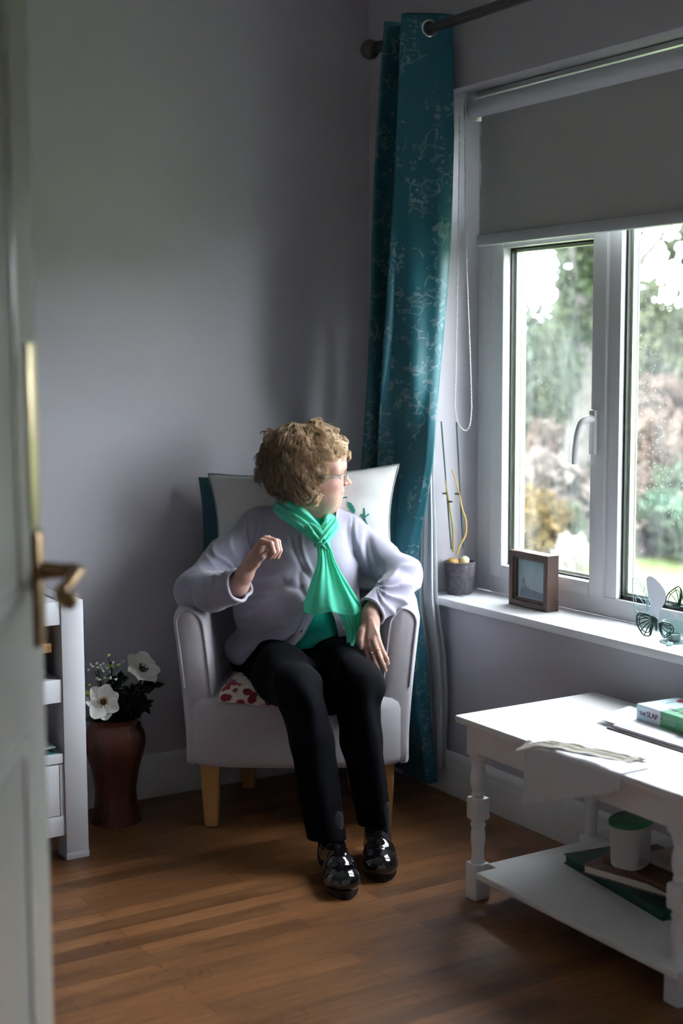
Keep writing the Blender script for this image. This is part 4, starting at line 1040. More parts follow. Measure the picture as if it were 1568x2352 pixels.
leafshape([(797, 1152), (806, 1155), (812, 1163), (816, 1174), (812, 1180), (804, 1172), (799, 1162)], q)
q.build('embroidered_leaf', EMB, wc, smooth=False)
for pts in ([(836, 1167), (837, 1180), (836, 1188)], [(829, 1180), (834, 1187), (838, 1189)], [(847, 1181), (840, 1186), (837, 1189)], [(837, 1188), (839, 1196), (843, 1205)], [(770, 1150), (784, 1144), (797, 1142)]):
    MB().tube(spline([onc(*p, .002) for p in pts], 8), .0022, 6).build('embroidered_sprig', EMB, wc)
q = MB(); q.tube(spline([onc(*p, .002) for p in ((605, 1104), (608, 1112), (610, 1120))], 6), .003, 6); q.build('embroidered_sprig', EMB, wc)
TL2, TR2 = P(455, 1092, 4.28), P(936, 1080, 4.29); ux2 = unit(TR2-TL2); W2c = np.linalg.norm(TR2-TL2); cc2 = (TL2+TR2)/2-lean*.185
tc_ = thing('cushion', 'dark teal velvet cushion mostly hidden behind the white cushion', 'cushion', cc2-lean*.18)
vs_, ff, S2, un2, edge = cushion(cc2, ux2, lean, W2c, .36, .045, .05, seed=4)
MB().add(vs_, ff).build('cushion_cover', VELVET, tc_, ang=80)

# floral seat pad under the woman
FLO = cloth_mat('floral_cotton', (.7, .62, .55), .85, .2, 1200, .15)
t = NT(FLO); vv_ = t.new('ShaderNodeTexVoronoi'); vv_.inputs['Scale'].default_value = 38; t.l.new(t.coord(), vv_.inputs['Vector'])
nn = t.noise(t.coord(), 28, 3); r1 = t.ramp(t.math('ADD', vv_.outputs[0], t.math('MULTIPLY', nn.outputs[0], .6)), [(.66, (.20, .012, .03)), (.735, (.36, .05, .08)), (.78, (.60, .50, .43)), (.95, (.72, .66, .60))])
t.l.new(r1.outputs[0], t.b.inputs['Base Color'])
pc_ = V(LC+.02, 4.055, .412); sp_ = thing('seat_pad', 'floral cotton seat pad with dark red flowers under the woman', 'cushion', pc_)
vs_, ff, S3, un3, edge = cushion(pc_, unit(U*.98-FH*.10-Z*.02), unit(FH*.98+U*.10+Z*.05), .44, .40, .055, .03, seed=2)
vs_ = [v-Z*max(0, 3.925-v@FH)*.55 for v in vs_]
MB().add(vs_, ff).build('pad_cover', FLO, sp_, ang=80)
# crumpled corner of the pad showing past the right thigh
q = MB(); c_ = P(882, 1590, 3.96)
vv = []
for i in range(9):
    for j in range(9):
        a, b = i/8, j/8; vv.append(c_+U*(-.028+.055*a)+Z*(-.018+.052*b*(1-.45*a))+FH*(.012*math.sin(a*9+b*6)-.01*b+.02*(1-a)))
o = mk('pad_corner', vv, grid_faces(9, 9), FLO, sp_); solid(o, .006); subsurf(o, 1)

# ------------------------------------------------------------------ white shelf unit at the left
UW = mat('white_painted_wood', (.66, .67, .72), .4, var=.03, vs=8, bump=.05, bs=60)
SX1, SX0, SY0, SY1, ST = 1.368, .72, 3.515, 3.86, .700
su = thing('shelf_unit', 'white open shelf unit with a drawer behind the door', 'shelf unit', ((SX0+SX1)/2, 3.7, 0))
pw = .062
for x_ in (SX0, SX1-pw):
    MB().box(x_, x_+pw, SY0, SY0+pw, .015, ST, .0015).box(x_, x_+pw, SY1-pw, SY1, .015, ST, .0015).box(x_+.012, x_+pw-.012, SY0+pw, SY1-pw, .08, ST-.002)\
        .box(x_-.0012, x_+pw+.0012, SY0-.0012, SY0+pw+.001, 0, .018, .001).box(x_-.0012, x_+pw+.0012, SY1-pw-.001, SY1+.0012, 0, .018, .001).build('side_frame', UW, su)
MB().box(SX0+pw+.001, SX1-pw-.001, SY0+.003, SY1, ST-.062, ST-.001, .0015).build('top', UW, su)
MB().box(SX0+pw, SX1-pw, SY1-.012, SY1-.004, .07, ST-.06).build('back_panel', mat('dark_back_panel', (.10, .10, .11), .7), su, smooth=False)
for z0_, z1_ in ((.430, .492), (.266, .292)):
    MB().box(SX0+pw, SX1-pw-.001, SY0+.004, SY1-.012, z0_, z1_, .0015).build('shelf', UW, su)
MB().box(SX0+pw+.002, SX1-pw-.014, SY0+.005, SY0+.022, .124, .262, .0015).build('drawer_front', UW, su)
MB().box(SX1-pw-.012, SX1-pw-.001, SY0+.006, SY0+.03, .07, .262).box(SX0+pw, SX1-pw-.004, SY0+.005, SY0+.03, .068, .1215, .001).build('lower_rail', UW, su)
# contents
MB0 = MB().box(-.11, .11, -.13, .11, 0, .022, .002).box(-.11, -.098, -.13, .11, .02, .055, .002).box(.098, .11, -.13, .11, .02, .055, .002)
bk_ = MB(); bx0 = SX1-pw-.012-.02
wb = thing('wooden_crate', 'light wooden tray jutting from the top shelf opening', 'tray', (1.20, 3.67, .548))
MB().box(1.06, 1.286, 3.535, 3.80, .563, .588, .002).build('tray_rim', OAK, wb)
MB().box(1.07, 1.276, 3.545, 3.79, .588, .594, .001).build('tray_board', OAK, wb)
o = MB().box(1.06, 1.245, 3.60, 3.78, .594, .632, .002).build('folded_cloth', cloth_mat('beige_folded_cloth', (.42, .38, .34), .85), loc=(1.15, 3.69, .594)); tag(o, 'folded beige cloth lying on the light wooden tray in the shelf unit', 'cloth')
BLB = mat('deep_blue_box', (.012, .085, .14), .5, var=.1)
o = MB().box(1.03, 1.262, 3.56, 3.80, .4925, .5625, .003).build('blue_box', BLB, loc=(1.15, 3.68, .4925)); tag(o, 'deep blue box under the wooden tray on the top shelf', 'box')
o = MB().box(1.02, 1.235, 3.62, 3.80, .2925, .345, .004).build('beige_box', mat('beige_card_box', (.40, .33, .28), .7, var=.1), loc=(1.13, 3.71, .2925)); tag(o, 'beige box at the back of the middle shelf', 'box')
lf = thing('leaflet', 'open teal and white leaflet lying on the middle shelf', 'leaflet', (1.24, 3.56, .2925))
MB().box(1.12, 1.288, 3.522, 3.60, .2925, .2945).build('back_page', mat('teal_leaflet_print', (.05, .22, .26), .5, var=.5, vs=30), lf, smooth=False)
ol = MB().add([(1.12, 3.522, .2965), (1.285, 3.522, .311), (1.285, 3.61, .313), (1.12, 3.61, .298)], [(0, 1, 2, 3)]).build('front_page', mat('pale_aqua_paper', (.5, .62, .66), .5), lf, smooth=False); solid(ol, .0012)

# ------------------------------------------------------------------ vase with anemones
VASE = mat('reddish_brown_glazed_vase', (.075, .019, .012), .4, var=.35, vs=14, bump=1.0, bs=38, bd=.012, stretch=(1, 1, .45))
VC = np.array([1.548, 3.755, 0])
vz = thing('floor_vase', 'reddish brown carved vase on the floor beside the shelf unit', 'vase', VC)
prof = [(0, 0), (.066, 0), (.070, .008), (.066, .03), (.060, .07), (.060, .11), (.070, .16), (.083, .205), (.088, .235), (.084, .262), (.072, .282), (.066, .290), (.072, .305), (.074, .308), (.068, .304), (.062, .290), (.078, .25), (.05, .06), (0, .05)]
MB().lathe([tuple(q) for q in spline(np.array(prof), 70)], VC, 48, close=False).build('vase_body', VASE, vz)
PET = mat('white_silk_petal', (.78, .77, .74), .6, var=.06, vs=20); t = NT(PET)
CEN = mat('dark_brown_flower_centre', (.05, .025, .012), .9, bump=.5, bs=200, bd=.003); YST = mat('ochre_stamens', (.35, .24, .05), .8); GSTEM = mat('dark_green_silk_leaf', (.012, .028, .014), .6, var=.4, vs=20); LIME = mat('lime_bud', (.30, .42, .03), .6)
def anemone(label, c, nrm, R, seed):
    c = np.array(c, float); n = unit(nrm); a = unit(np.cross(n, Z)); b = np.cross(n, a); t_ = thing('anemone', label, 'flower', c, 'white anemones in the floor vase'); g = np.random.default_rng(seed)
    for k in range(7):
        th = 2*PI*k/7+g.uniform(-.12, .12); d = a*math.cos(th)+b*math.sin(th); s_ = np.cross(n, d); Rk = R*g.uniform(.88, 1.1); vs_ = []
        lift = .004*(k % 2)
        for i in range(9):
            r_ = i/8
            for j in range(7):
                w_ = (j/6-.5)*2; wd = Rk*.50*math.sin(PI*min(1, .12+r_*.80))**.8
                rr = Rk*(r_-.07*abs(w_)**2*(r_ > .6))
                vs_.append(c+d*rr*.98+s_*w_*wd+n*(lift+.22*Rk*r_**1.6+.10*Rk*w_*w_*r_+.035*Rk*math.sin(w_*6+k+r_*4)*r_))
        o_ = mk('petal', vs_, grid_faces(9, 7), PET, t_); solid(o_, .0008); subsurf(o_, 1)
    MB().ball(c+n*.006, (R*.17,)*3, 16, 10).build('flower_centre', CEN, t_)
    q_ = MB()
    for k in range(40):
        th = g.uniform(0, 2*PI); rr = R*g.uniform(.2, .30); d = a*math.cos(th)+b*math.sin(th); q_.tube([c+n*.004+d*R*.1, c+n*(.010+R*.08)+d*rr], .0006, 4); q_.ball(c+n*(.010+R*.08)+d*rr, .0013, 5, 4)
    o_ = q_.build('stamens', YST if seed % 2 else CEN, t_); o_['kind'] = 'stuff'
    MB().tube(spline([c-n*.004, c-n*.03-Z*.03, VC+Z*.33+(c-VC)*np.array([.3, .3, 0]), VC+Z*.24+(c-VC)*np.array([.1, .1, 0])], 14), .003, 6).build('stem', GSTEM, t_)
anemone('white anemone facing front, low against the edge of the shelf unit', at(238, 1612, 'y', 3.67), (-.45, -.88, .15), .054, 3)
anemone('white anemone higher to the right in the vase, turned up', at(326, 1540, 'y', 3.71), (.05, -.62, .62), .054, 6)
def sprig(label, p0, n_, seed, m_, nm='gypsophila_sprig'):
    g = np.random.default_rng(seed); p0 = np.array(p0); t_ = thing(nm, label, 'flower', p0, 'filler sprigs in the floor vase'); q_ = MB(); s_ = MB()
    s_.tube(spline([VC+Z*.25, VC+Z*.33+(p0-VC)*np.array([.4, .4, 0]), p0], 12), .002, 6)
    for k in range(n_):
        e = p0+g.normal(size=3)*np.array([.016, .016, .012]); s_.tube([p0-Z*.03, e], .0007, 4)
        for j in range(5):
            d = unit(g.normal(size=3)); q_.ball(e+d*.0028, (.0028, .0028, .0022), 6, 5)
    q_.build('blossoms', m_, t_)['kind'] = 'stuff'; s_.build('stem', GSTEM, t_)
PB = mat('cream_small_blossom', (.62, .62, .52), .6)
sprig('pale blossom sprig at the left, by the shelf unit post', at(222, 1530, 'y', 3.72), 9, 1, PB)
sprig('pale and lime blossom sprig in the middle of the bunch', at(255, 1528, 'y', 3.73), 9, 2, PB)
sprig('cream blossom sprig just above the lower anemone', at(228, 1560, 'y', 3.69), 8, 3, PB)
sprig('lime green bud cluster at the top middle of the bunch', at(255, 1520, 'y', 3.715), 4, 4, LIME, 'lime_bud_sprig')
sprig('lime green bud cluster left of the lower anemone', at(206, 1585, 'y', 3.68), 4, 5, LIME, 'lime_bud_sprig')
g = np.random.default_rng(9)
for k, (x_, y_, lab) in enumerate([(300, 1590, 'upper right'), (330, 1620, 'far right'), (270, 1560, 'upper middle'), (290, 1630, 'lower right, over the rim'), (225, 1650, 'lower left, over the rim'), (345, 1575, 'tallest at the right'), (250, 1590, 'behind the lower anemone'), (310, 1650, 'drooping right over the rim')]):
    e = at(x_, y_, 'y', 3.755); t_ = thing('greenery_sprig', 'dark green sprig in the floor vase, '+lab, 'greenery', e, 'dark greenery in the floor vase')
    pts = spline([VC+Z*.25, VC+Z*.34+(e-VC)*np.array([.45, .45, 0]), e], 16); MB().tube(pts, .002, 6).build('stem', GSTEM, t_); q_ = MB()
    for i in range(4, 16):
        for j in range(8):
            d = unit(g.normal(size=3)); s_ = unit(np.cross(d, g.normal(size=3))); p = pts[i]; L_ = g.uniform(.024, .046); w_ = L_*.24
            q_.add([p, p+d*L_*.5+s_*w_, p+d*L_, p+d*L_*.5-s_*w_, p+d*L_*.5+np.cross(d, s_)*.003], [(0, 1, 4), (1, 2, 4), (2, 3, 4), (3, 0, 4)])
    q_.build('leaves', GSTEM, t_)

# ------------------------------------------------------------------ the woman in the armchair
SKIN = mat('fair_aged_skin', (.62, .40, .33), .5, var=.05, vs=30, bump=.12, bs=220, bd=.0008)
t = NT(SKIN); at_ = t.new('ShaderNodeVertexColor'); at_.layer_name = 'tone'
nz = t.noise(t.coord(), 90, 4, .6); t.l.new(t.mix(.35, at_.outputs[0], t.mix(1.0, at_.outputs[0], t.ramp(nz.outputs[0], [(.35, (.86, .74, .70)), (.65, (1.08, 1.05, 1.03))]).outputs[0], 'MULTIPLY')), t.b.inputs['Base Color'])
t.b.inputs['Subsurface Weight'].default_value = .08; t.b.inputs['Subsurface Radius'].default_value = (.01, .004, .002); t.b.inputs['Subsurface Scale'].default_value = .4
HD = P(715, 1090, 4.10); ha = math.radians(5)
hf = U*math.cos(ha)+FH*math.sin(ha); hs = FH*math.cos(ha)-U*math.sin(ha); hz_ = Z.copy()      # forward, far side, up
def tilt(v): return v
def H(f, s, z): return HD+hf*f+hs*s+hz_*z
HR = np.array([hf, hs, hz_])
body = []
# head
body += [ell(H(-.012, 0, .032), (.094, .074, .088), HR), ell(H(.030, 0, -.022), (.064, .060, .082), HR, k=.02), ell(H(.038, 0, -.072), (.044, .047, .032), HR, k=.02),
         ell(H(.064, 0, -.083), (.0185, .023, .0175), HR, k=.010), ell(H(.030, 0, -.094), (.042, .040, .026), HR, k=.02)]
for s_ in (-1, 1):
    body += [ell(H(.056, .034*s_, -.028), (.030, .024, .028), HR, k=.018), cap(H(.088, .012*s_, .024), H(.074, .046*s_, .022), .009, .008, k=.012),
             ell(H(.048, .040*s_, -.066), (.026, .014, .024), HR, k=.016)]
body += [cap(H(.088, 0, .055), H(.089, 0, .022), .016, .012, k=.015)]
for s_ in (-1, 1):
    body += [ell(H(.098, .032*s_, .000), (.012, .016, .009), HR, k=.008, op='-'), ell(H(.0735, .032*s_, .001), (.0125,)*3, HR, k=.003),
             cap(H(.085, .018*s_, .004), H(.083, .044*s_, .004), .0035, .003, k=.004), cap(H(.084, .018*s_, -.008), H(.080, .044*s_, -.007), .004, .003, k=.007)]
for s_ in (-1, 1): body += [ell(H(.060, .046*s_, .018), (.022, .022, .022), HR, k=.016), cap(H(.080, .020*s_, .012), H(.070, .048*s_, .010), .008, .008, k=.010)]
body += [cap(H(.091, 0, .010), H(.1035, 0, -.021), .0065, .0085, k=.008), ell(H(.1055, 0, -.0245), (.0105, .0105, .0085), HR, k=.006)]
for s_ in (-1, 1): body += [cap(H(.086, .022*s_, .0085), H(.075, .049*s_, .006), .0018, .0015, k=.003, op='-'), cap(H(.074, .0535*s_, .000), H(.062, .0600*s_, .007), .0014, .001, k=.003, op='-'), cap(H(.074, .0535*s_, -.004), H(.061, .0600*s_, -.006), .0014, .001, k=.003, op='-'), cap(H(.084, .022*s_, -.011), H(.075, .046*s_, -.014), .0018, .0012, k=.004, op='-')]
for s_ in (-1, 1): body += [ell(H(.0935, .011*s_, -.0275), (.0095, .0065, .0065), HR, k=.005)]
body += [ell(H(.070, 0, -.052), (.0225, .027, .024), HR, k=.010), cap(H(.0885, 0, -.0485), H(.079, .020, -.0545), .0055, .003, k=.004), cap(H(.0885, 0, -.0485), H(.079, -.020, -.0545), .0055, .003, k=.004),
         cap(H(.0875, 0, -.0600), H(.078, .018, -.0570), .0058, .003, k=.004), cap(H(.0875, 0, -.0600), H(.078, -.018, -.0570), .0058, .003, k=.004),
         cap(H(.0955, -.022, -.0548), H(.0955, .022, -.0548), .0036, k=.003, op='-')]
for s_ in (-1, 1):   # nose-to-mouth fold
    body += [cap(H(.090, .017*s_, -.030), H(.080, .031*s_, -.066), .0035, .003, k=.006, op='-'), cap(H(.078, .030*s_, -.068), H(.074, .032*s_, -.082), .0025, .002, k=.005, op='-')]
    body += [ell(H(-.008, .074*s_, -.006), (.017, .009, .031), HR, k=.006), ell(H(-.004, .082*s_, -.004), (.009, .006, .018), HR, k=.004, op='-')]
neckb = P(716, 1205, 4.155)
body += [cap(H(-.022, 0, -.055), neckb, .050, .056, k=.025), cap(H(.026, 0, -.088), P(728, 1198, 4.11), .026, .032, k=.018)]
# trunk and limbs under the clothes
sl_, sr_ = P(585, 1215, 4.165), P(806, 1232, 4.165)
ch_, be_, pe_ = P(698, 1290, 4.14), P(682, 1400, 4.11), P(672, 1500, 4.13)
body += [cap(neckb, (sl_+sr_)/2, .05, .07, k=.03), cap(sl_, sr_, .040, .040, k=.03), ell(ch_, (.135, .095, .15), np.array([U, FH, Z]), k=.03),
         ell(be_, (.14, .105, .13), np.array([U, FH, Z]), k=.03), ell(pe_, (.15, .10, .075), np.array([U, FH, Z]), k=.03)]
elL, elR = P(446, 1352, 4.02), P(928, 1322, 4.04)
wrL, wrR = P(562, 1318, 3.875), P(853, 1405, 3.90)
cuL, cuR = P(547, 1345, 3.895), P(866, 1385, 3.915)
body += [cap(sl_, elL, .038, .034, k=.02), cap(elL, cuL, .034, .029, k=.015), cap(cuL, wrL, .028, .0235, k=.010), cap(sr_, elR, .038, .034, k=.02), cap(elR, cuR, .034, .026, k=.015), cap(cuR, wrR, .025, .022, k=.010)]
hipL, hipR, knL, knR, anL, anR = P(617, 1518, 4.10), P(745, 1510, 4.10), P(683, 1583, 3.70), P(822, 1566, 3.74), P(757, 1925, 3.615), P(866, 1900, 3.70)
body += [cap(hipL, knL, .060, .050, k=.02), cap(knL, anL, .045, .026, k=.01), cap(hipR, knR, .060, .050, k=.02), cap(knR, anR, .045, .026, k=.01)]
toL, toR = P(787, 2035, 3.44), P(876, 2000, 3.54)
body += [cap(anL, P(762, 1962, 3.63), .026, .024, k=.008), cap(P(764, 1975, 3.62), toL, .024, .020, k=.01), cap(anR, P(868, 1940, 3.70), .026, .024, k=.008), cap(P(868, 1950, 3.69), toR, .024, .020, k=.01)]
# her right hand (left in the photo): raised, fingers curled down
def finger(pts, rs, k=.003):
    rs = [r*.90 for r in rs]
    return [cap(pts[i], pts[i+1], rs[i], rs[i+1], k=k) for i in range(len(pts)-1)]
A_ = 3.86
pL = [P(581, 1276, A_-.012), P(596, 1262, A_-.02)]
body += [cap(wrL, P(582, 1284, A_-.005), .0225, .021, k=.012), cap(P(582, 1290, A_-.012), P(596, 1254, A_-.024), .019, .0135, k=.010), cap(P(583, 1280, A_+.012), P(603, 1246, A_+.012), .019, .013, k=.010)]
body += finger([P(592, 1262, A_-.022), P(601, 1243, A_-.036), P(622, 1249, A_-.050), P(628, 1268, A_-.046), P(619, 1281, A_-.036)], [.0105, .0102, .0092, .0082, .0066])
body += finger([P(596, 1258, A_-.008), P(609, 1238, A_-.016), P(632, 1243, A_-.028), P(637, 1264, A_-.026), P(629, 1279, A_-.020)], [.0105, .0104, .0092, .0082, .0066])
body += finger([P(598, 1256, A_+.008), P(614, 1237, A_+.004), P(638, 1244, A_-.004), P(643, 1264, A_-.004), P(638, 1280, A_-.002)], [.0100, .0098, .0087, .0077, .0062])
body += finger([P(598, 1258, A_+.022), P(615, 1242, A_+.022), P(635, 1250, A_+.018), P(640, 1266, A_+.017), P(637, 1278, A_+.016)], [.0092, .0088, .0075, .0068, .0056])
body += finger([P(572, 1302, A_-.016), P(588, 1292, A_-.034), P(603, 1278, A_-.044), P(614, 1266, A_-.040)], [.0150, .0118, .0098, .0072])
# her left hand (right in the photo): resting on the thigh, fingers down along the seat side
B_ = 3.885
body += [cap(wrR, P(851, 1432, B_), .0225, .020, k=.012), cap(P(845, 1425, B_), P(840, 1468, B_-.012), .0150, .0125, k=.012), cap(P(851, 1425, B_-.002), P(851, 1468, B_-.018), .0165, .0125, k=.012),
         cap(P(858, 1425, B_), P(862, 1460, B_-.016), .0150, .0120, k=.012), cap(P(850, 1410, B_+.004), P(850, 1430, B_+.004), .021, .020, k=.012)]
body += finger([P(864, 1452, B_-.018), P(869, 1474, B_-.024), P(882, 1503, B_-.026), P(888, 1514, B_-.022), P(891, 1524, B_-.018)], [.0100, .0095, .0078, .0070, .0056])
body += finger([P(856, 1458, B_-.020), P(861, 1480, B_-.030), P(873, 1512, B_-.034), P(880, 1527, B_-.028), P(885, 1540, B_-.022)], [.0105, .0098, .0082, .0072, .0058])
body += finger([P(846, 1460, B_-.016), P(850, 1484, B_-.026), P(861, 1520, B_-.032), P(867, 1537, B_-.028), P(873, 1551, B_-.022)], [.0105, .0098, .0084, .0073, .0058])
body += finger([P(838, 1460, B_-.008), P(839, 1484, B_-.020), P(846, 1514, B_-.024), P(851, 1528, B_-.014), P(856, 1540, B_-.006)], [.0102, .0096, .0082, .0072, .0058])
body += finger([P(842, 1428, B_-.004), P(831, 1448, B_-.018), P(828, 1470, B_-.026), P(829, 1488, B_-.024)], [.0140, .0115, .0098, .0072])
for (x0_, x1_, y1_) in ((844, 846, 1466), (849, 852, 1466), (853, 859, 1462), (858, 865, 1456)):
    body.append(cap(P(849+(x0_-849)*.5, 1420, B_-.019), P(x1_, y1_, B_-.0285), .0022, .0030, k=.005))
for a_, b_ in (((576, 1290, -.030), (599, 1246, -.040)), ((578, 1285, -.022), (605, 1240, -.024))):
    body.append(cap(P(a_[0]-3, a_[1], A_+a_[2]+.006), P(b_[0], b_[1], A_+b_[2]+.006), .002, .003, k=.005))
bv_, bf_ = sdf_mesh(body, .0021)
bv_ = smooth_mesh(bv_, bf_, 1, .4)
# knuckle creases on the hands, eyelid and neck creases
bn_ = vnormals(bv_, bf_)
person = mk('person', bv_, bf_, SKIN, loc=(float(pe_[0]), float(pe_[1]), 0.0))
tag(person, 'seated woman with curly fair hair, lavender cardigan and mint green scarf, looking towards the window', 'person')
lc_ = (bv_-HD)@HR.T; colr = np.tile(np.array([.52, .325, .27]), (len(bv_), 1))
def blotch(c, r, col, a):
    global colr
    d = np.linalg.norm((lc_-np.array(c))/np.array(r), axis=1); w_ = np.clip(1.15-d, 0, 1)[:, None]**1.0*a; colr = colr*(1-w_)+np.array(col)*w_
for s_ in (-1, 1):
    blotch((.066, .042*s_, -.030), (.034, .030, .026), (.62, .27, .24), .75); blotch((-.008, .08*s_, -.01), (.03, .03, .04), (.58, .26, .2), .6)
    blotch((.080, .032*s_, -.006), (.014, .02, .010), (.52, .30, .26), .35)
[blotch((.080, .034*s_, .0225), (.013, .020, .0035), (.33, .23, .15), .6) for s_ in (-1, 1)]
[blotch((.083-.006*k, s_*(.022+.006*k), -.034-.009*k), (.0045, .0045, .006), (.44, .24, .19), .55) for k in range(4) for s_ in (-1, 1)]  # crease shade painted as a darker tone along the smile lines
[blotch((.083, .014*s_, -.0550), (.010, .012, .0075), (.50, .20, .19), .8) for s_ in (-1, 1)]
[blotch((.081, .036*s_, -.002), (.010, .014, .007), (.46, .27, .22), .5) for s_ in (-1, 1)]
blotch((.107, 0, -.026), (.016, .016, .014), (.66, .27, .24), .8)
blotch((.090, 0, -.0548), (.014, .024, .0105), (.52, .19, .18), .9)
blotch((.0895, 0, -.0548), (.011, .024, .003), (.22, .08, .08), .8)  # dark line between the lips, crease shade painted into the tone
for c_ in (P(637, 1278, A_), P(885, 1530, B_), P(615, 1245, A_)):
    d = np.linalg.norm(bv_-c_, axis=1)/.03; w_ = np.clip(1.1-d, 0, 1)[:, None]*.5; colr = colr*(1-w_)+np.array([.62, .30, .26])*w_
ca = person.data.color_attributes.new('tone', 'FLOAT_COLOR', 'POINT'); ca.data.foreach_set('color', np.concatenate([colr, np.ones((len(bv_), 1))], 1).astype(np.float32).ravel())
ORGP = person
# eyes
EYEW = mat('eye_white', (.75, .72, .68), .15); IRIS = mat('blue_grey_iris', (.12, .16, .2), .2)
for s_ in (-1, 1):
    q = MB().ball(H(.0752, .032*s_, .001), .0118, 20, 14); q.build('eye', EYEW, person)
    MB().ball(H(.0832, .032*s_, .001), (.0040, .0048, .0048), 14, 8, HR).build('iris', IRIS, person)
LASH = mat('brown_lashes', (.10, .06, .04), .7)
for s_ in (-1, 1):
    pts = [H(.0885, .019*s_, .002), H(.0880, .030*s_, .0035), H(.0835, .040*s_, .002), H(.0770, .0475*s_, -.002)]
    MB().tube(spline(pts, 12), np.array([.0005]+[.0011]*10+[.0004]), 6).build('eyelashes', LASH, person)
# nails
NAIL = mat('fingernail', (.70, .48, .44), .2)
for c_, n_ in ((P(891, 1522, B_-.024), -FH), (P(885, 1538, B_-.028), -FH), (P(873, 1549, B_-.028), -FH), (P(855, 1538, B_-.012), -FH)):
    MB().ball(c_+n_*.0012, (.0044, .0016, .0062), 12, 8, np.array([U, FH, Z])).build('fingernail', NAIL, person)
# rings
def band(c, nrm, R_): return ring(c, nrm, R_, .0013, 'ring', GOLD, person)
band(P(854, 1498, B_-.0285), P(861, 1520, B_-.032)-P(850, 1484, B_-.026), .0098)
band(P(866, 1492, B_-.032), P(873, 1512, B_-.034)-P(861, 1480, B_-.030), .0096)
band(P(617, 1238, A_+.002), P(638, 1244, A_-.004)-P(614, 1237, A_+.004), .0105)
MB().ball(P(853, 1500, B_-.0395), (.003, .002, .003), 10, 6).build('ring_stone', CHROME, person)

# hair: a curly bob
HAIRM = bpy.data.materials.new('curly_fair_hair'); HAIRM.use_nodes = True; t = NT(HAIRM)
vc = t.new('ShaderNodeVertexColor'); vc.layer_name = 'tone'; t.l.new(vc.outputs[0], t.b.inputs['Base Color']); t.b.inputs['Roughness'].default_value = .42; t.b.inputs['Sheen Weight'].default_value = .15
t.b.inputs['Specular IOR Level'].default_value = .35
hp_ = [ell(H(-.042, 0, .048), (.108, .094, .100), HR), ell(H(.030, 0, .075), (.072, .078, .062), HR, k=.02), ell(H(-.076, 0, -.002), (.060, .080, .062), HR, k=.02),
       ell(H(-.060, -.02, .100), (.05, .05, .045), HR, k=.02), ell(H(.020, -.010, .115), (.04, .05, .035), HR, k=.015)]
for s_ in (-1, 1):
    hp_ += [ell(H(-.030, .062*s_, -.020), (.046, .034, .050), HR, k=.02), ell(H(.022, .064*s_, .058), (.030, .020, .030), HR, k=.02), ell(H(.070, .026*s_, .080), (.030, .030, .022), HR, k=.015), ell(H(.010, .070*s_, .010), (.028, .018, .034), HR, k=.02),
            ell(H(-.002, .062*s_, -.050), (.022, .022, .022), HR, k=.015)]
for c_, r_ in (((-.140, -.03, .01), .020), ((-.135, -.02, .055), .020), ((-.110, -.03, .110), .020), ((-.05, -.03, .140), .020), ((.005, -.03, .146), .018), ((.055, -.02, .128), .018), ((.085, -.01, .098), .018), ((.098, .022, .062), .012), ((-.112, -.03, -.028), .016), ((-.045, -.07, -.050), .016), ((-.080, -.05, -.050), .014)):
    hp_.append(ell(H(*c_), r_, k=.012)); hp_.append(ell(H(c_[0], -c_[1]+.02, c_[2]), r_, k=.012))
hp_ = [dict(q, r=q['r']-.006) for q in hp_]
hv, hfc = sdf_mesh(hp_, .0045)
hn = vnormals(hv, hfc)
l_ = (hv-HD)@HR.T
hv = hv+hn*(.0035*np.sin(l_[:, 0]*150+2*np.sin(l_[:, 2]*90))*np.sin(l_[:, 2]*130+l_[:, 1]*110))[:, None]-hn*.004
g = np.random.default_rng(11)
HV = [hv]; HF = [tuple(q) for q in hfc]; n0 = len(hv); HC_ = [np.tile([.22, .145, .085], (len(hv), 1))]
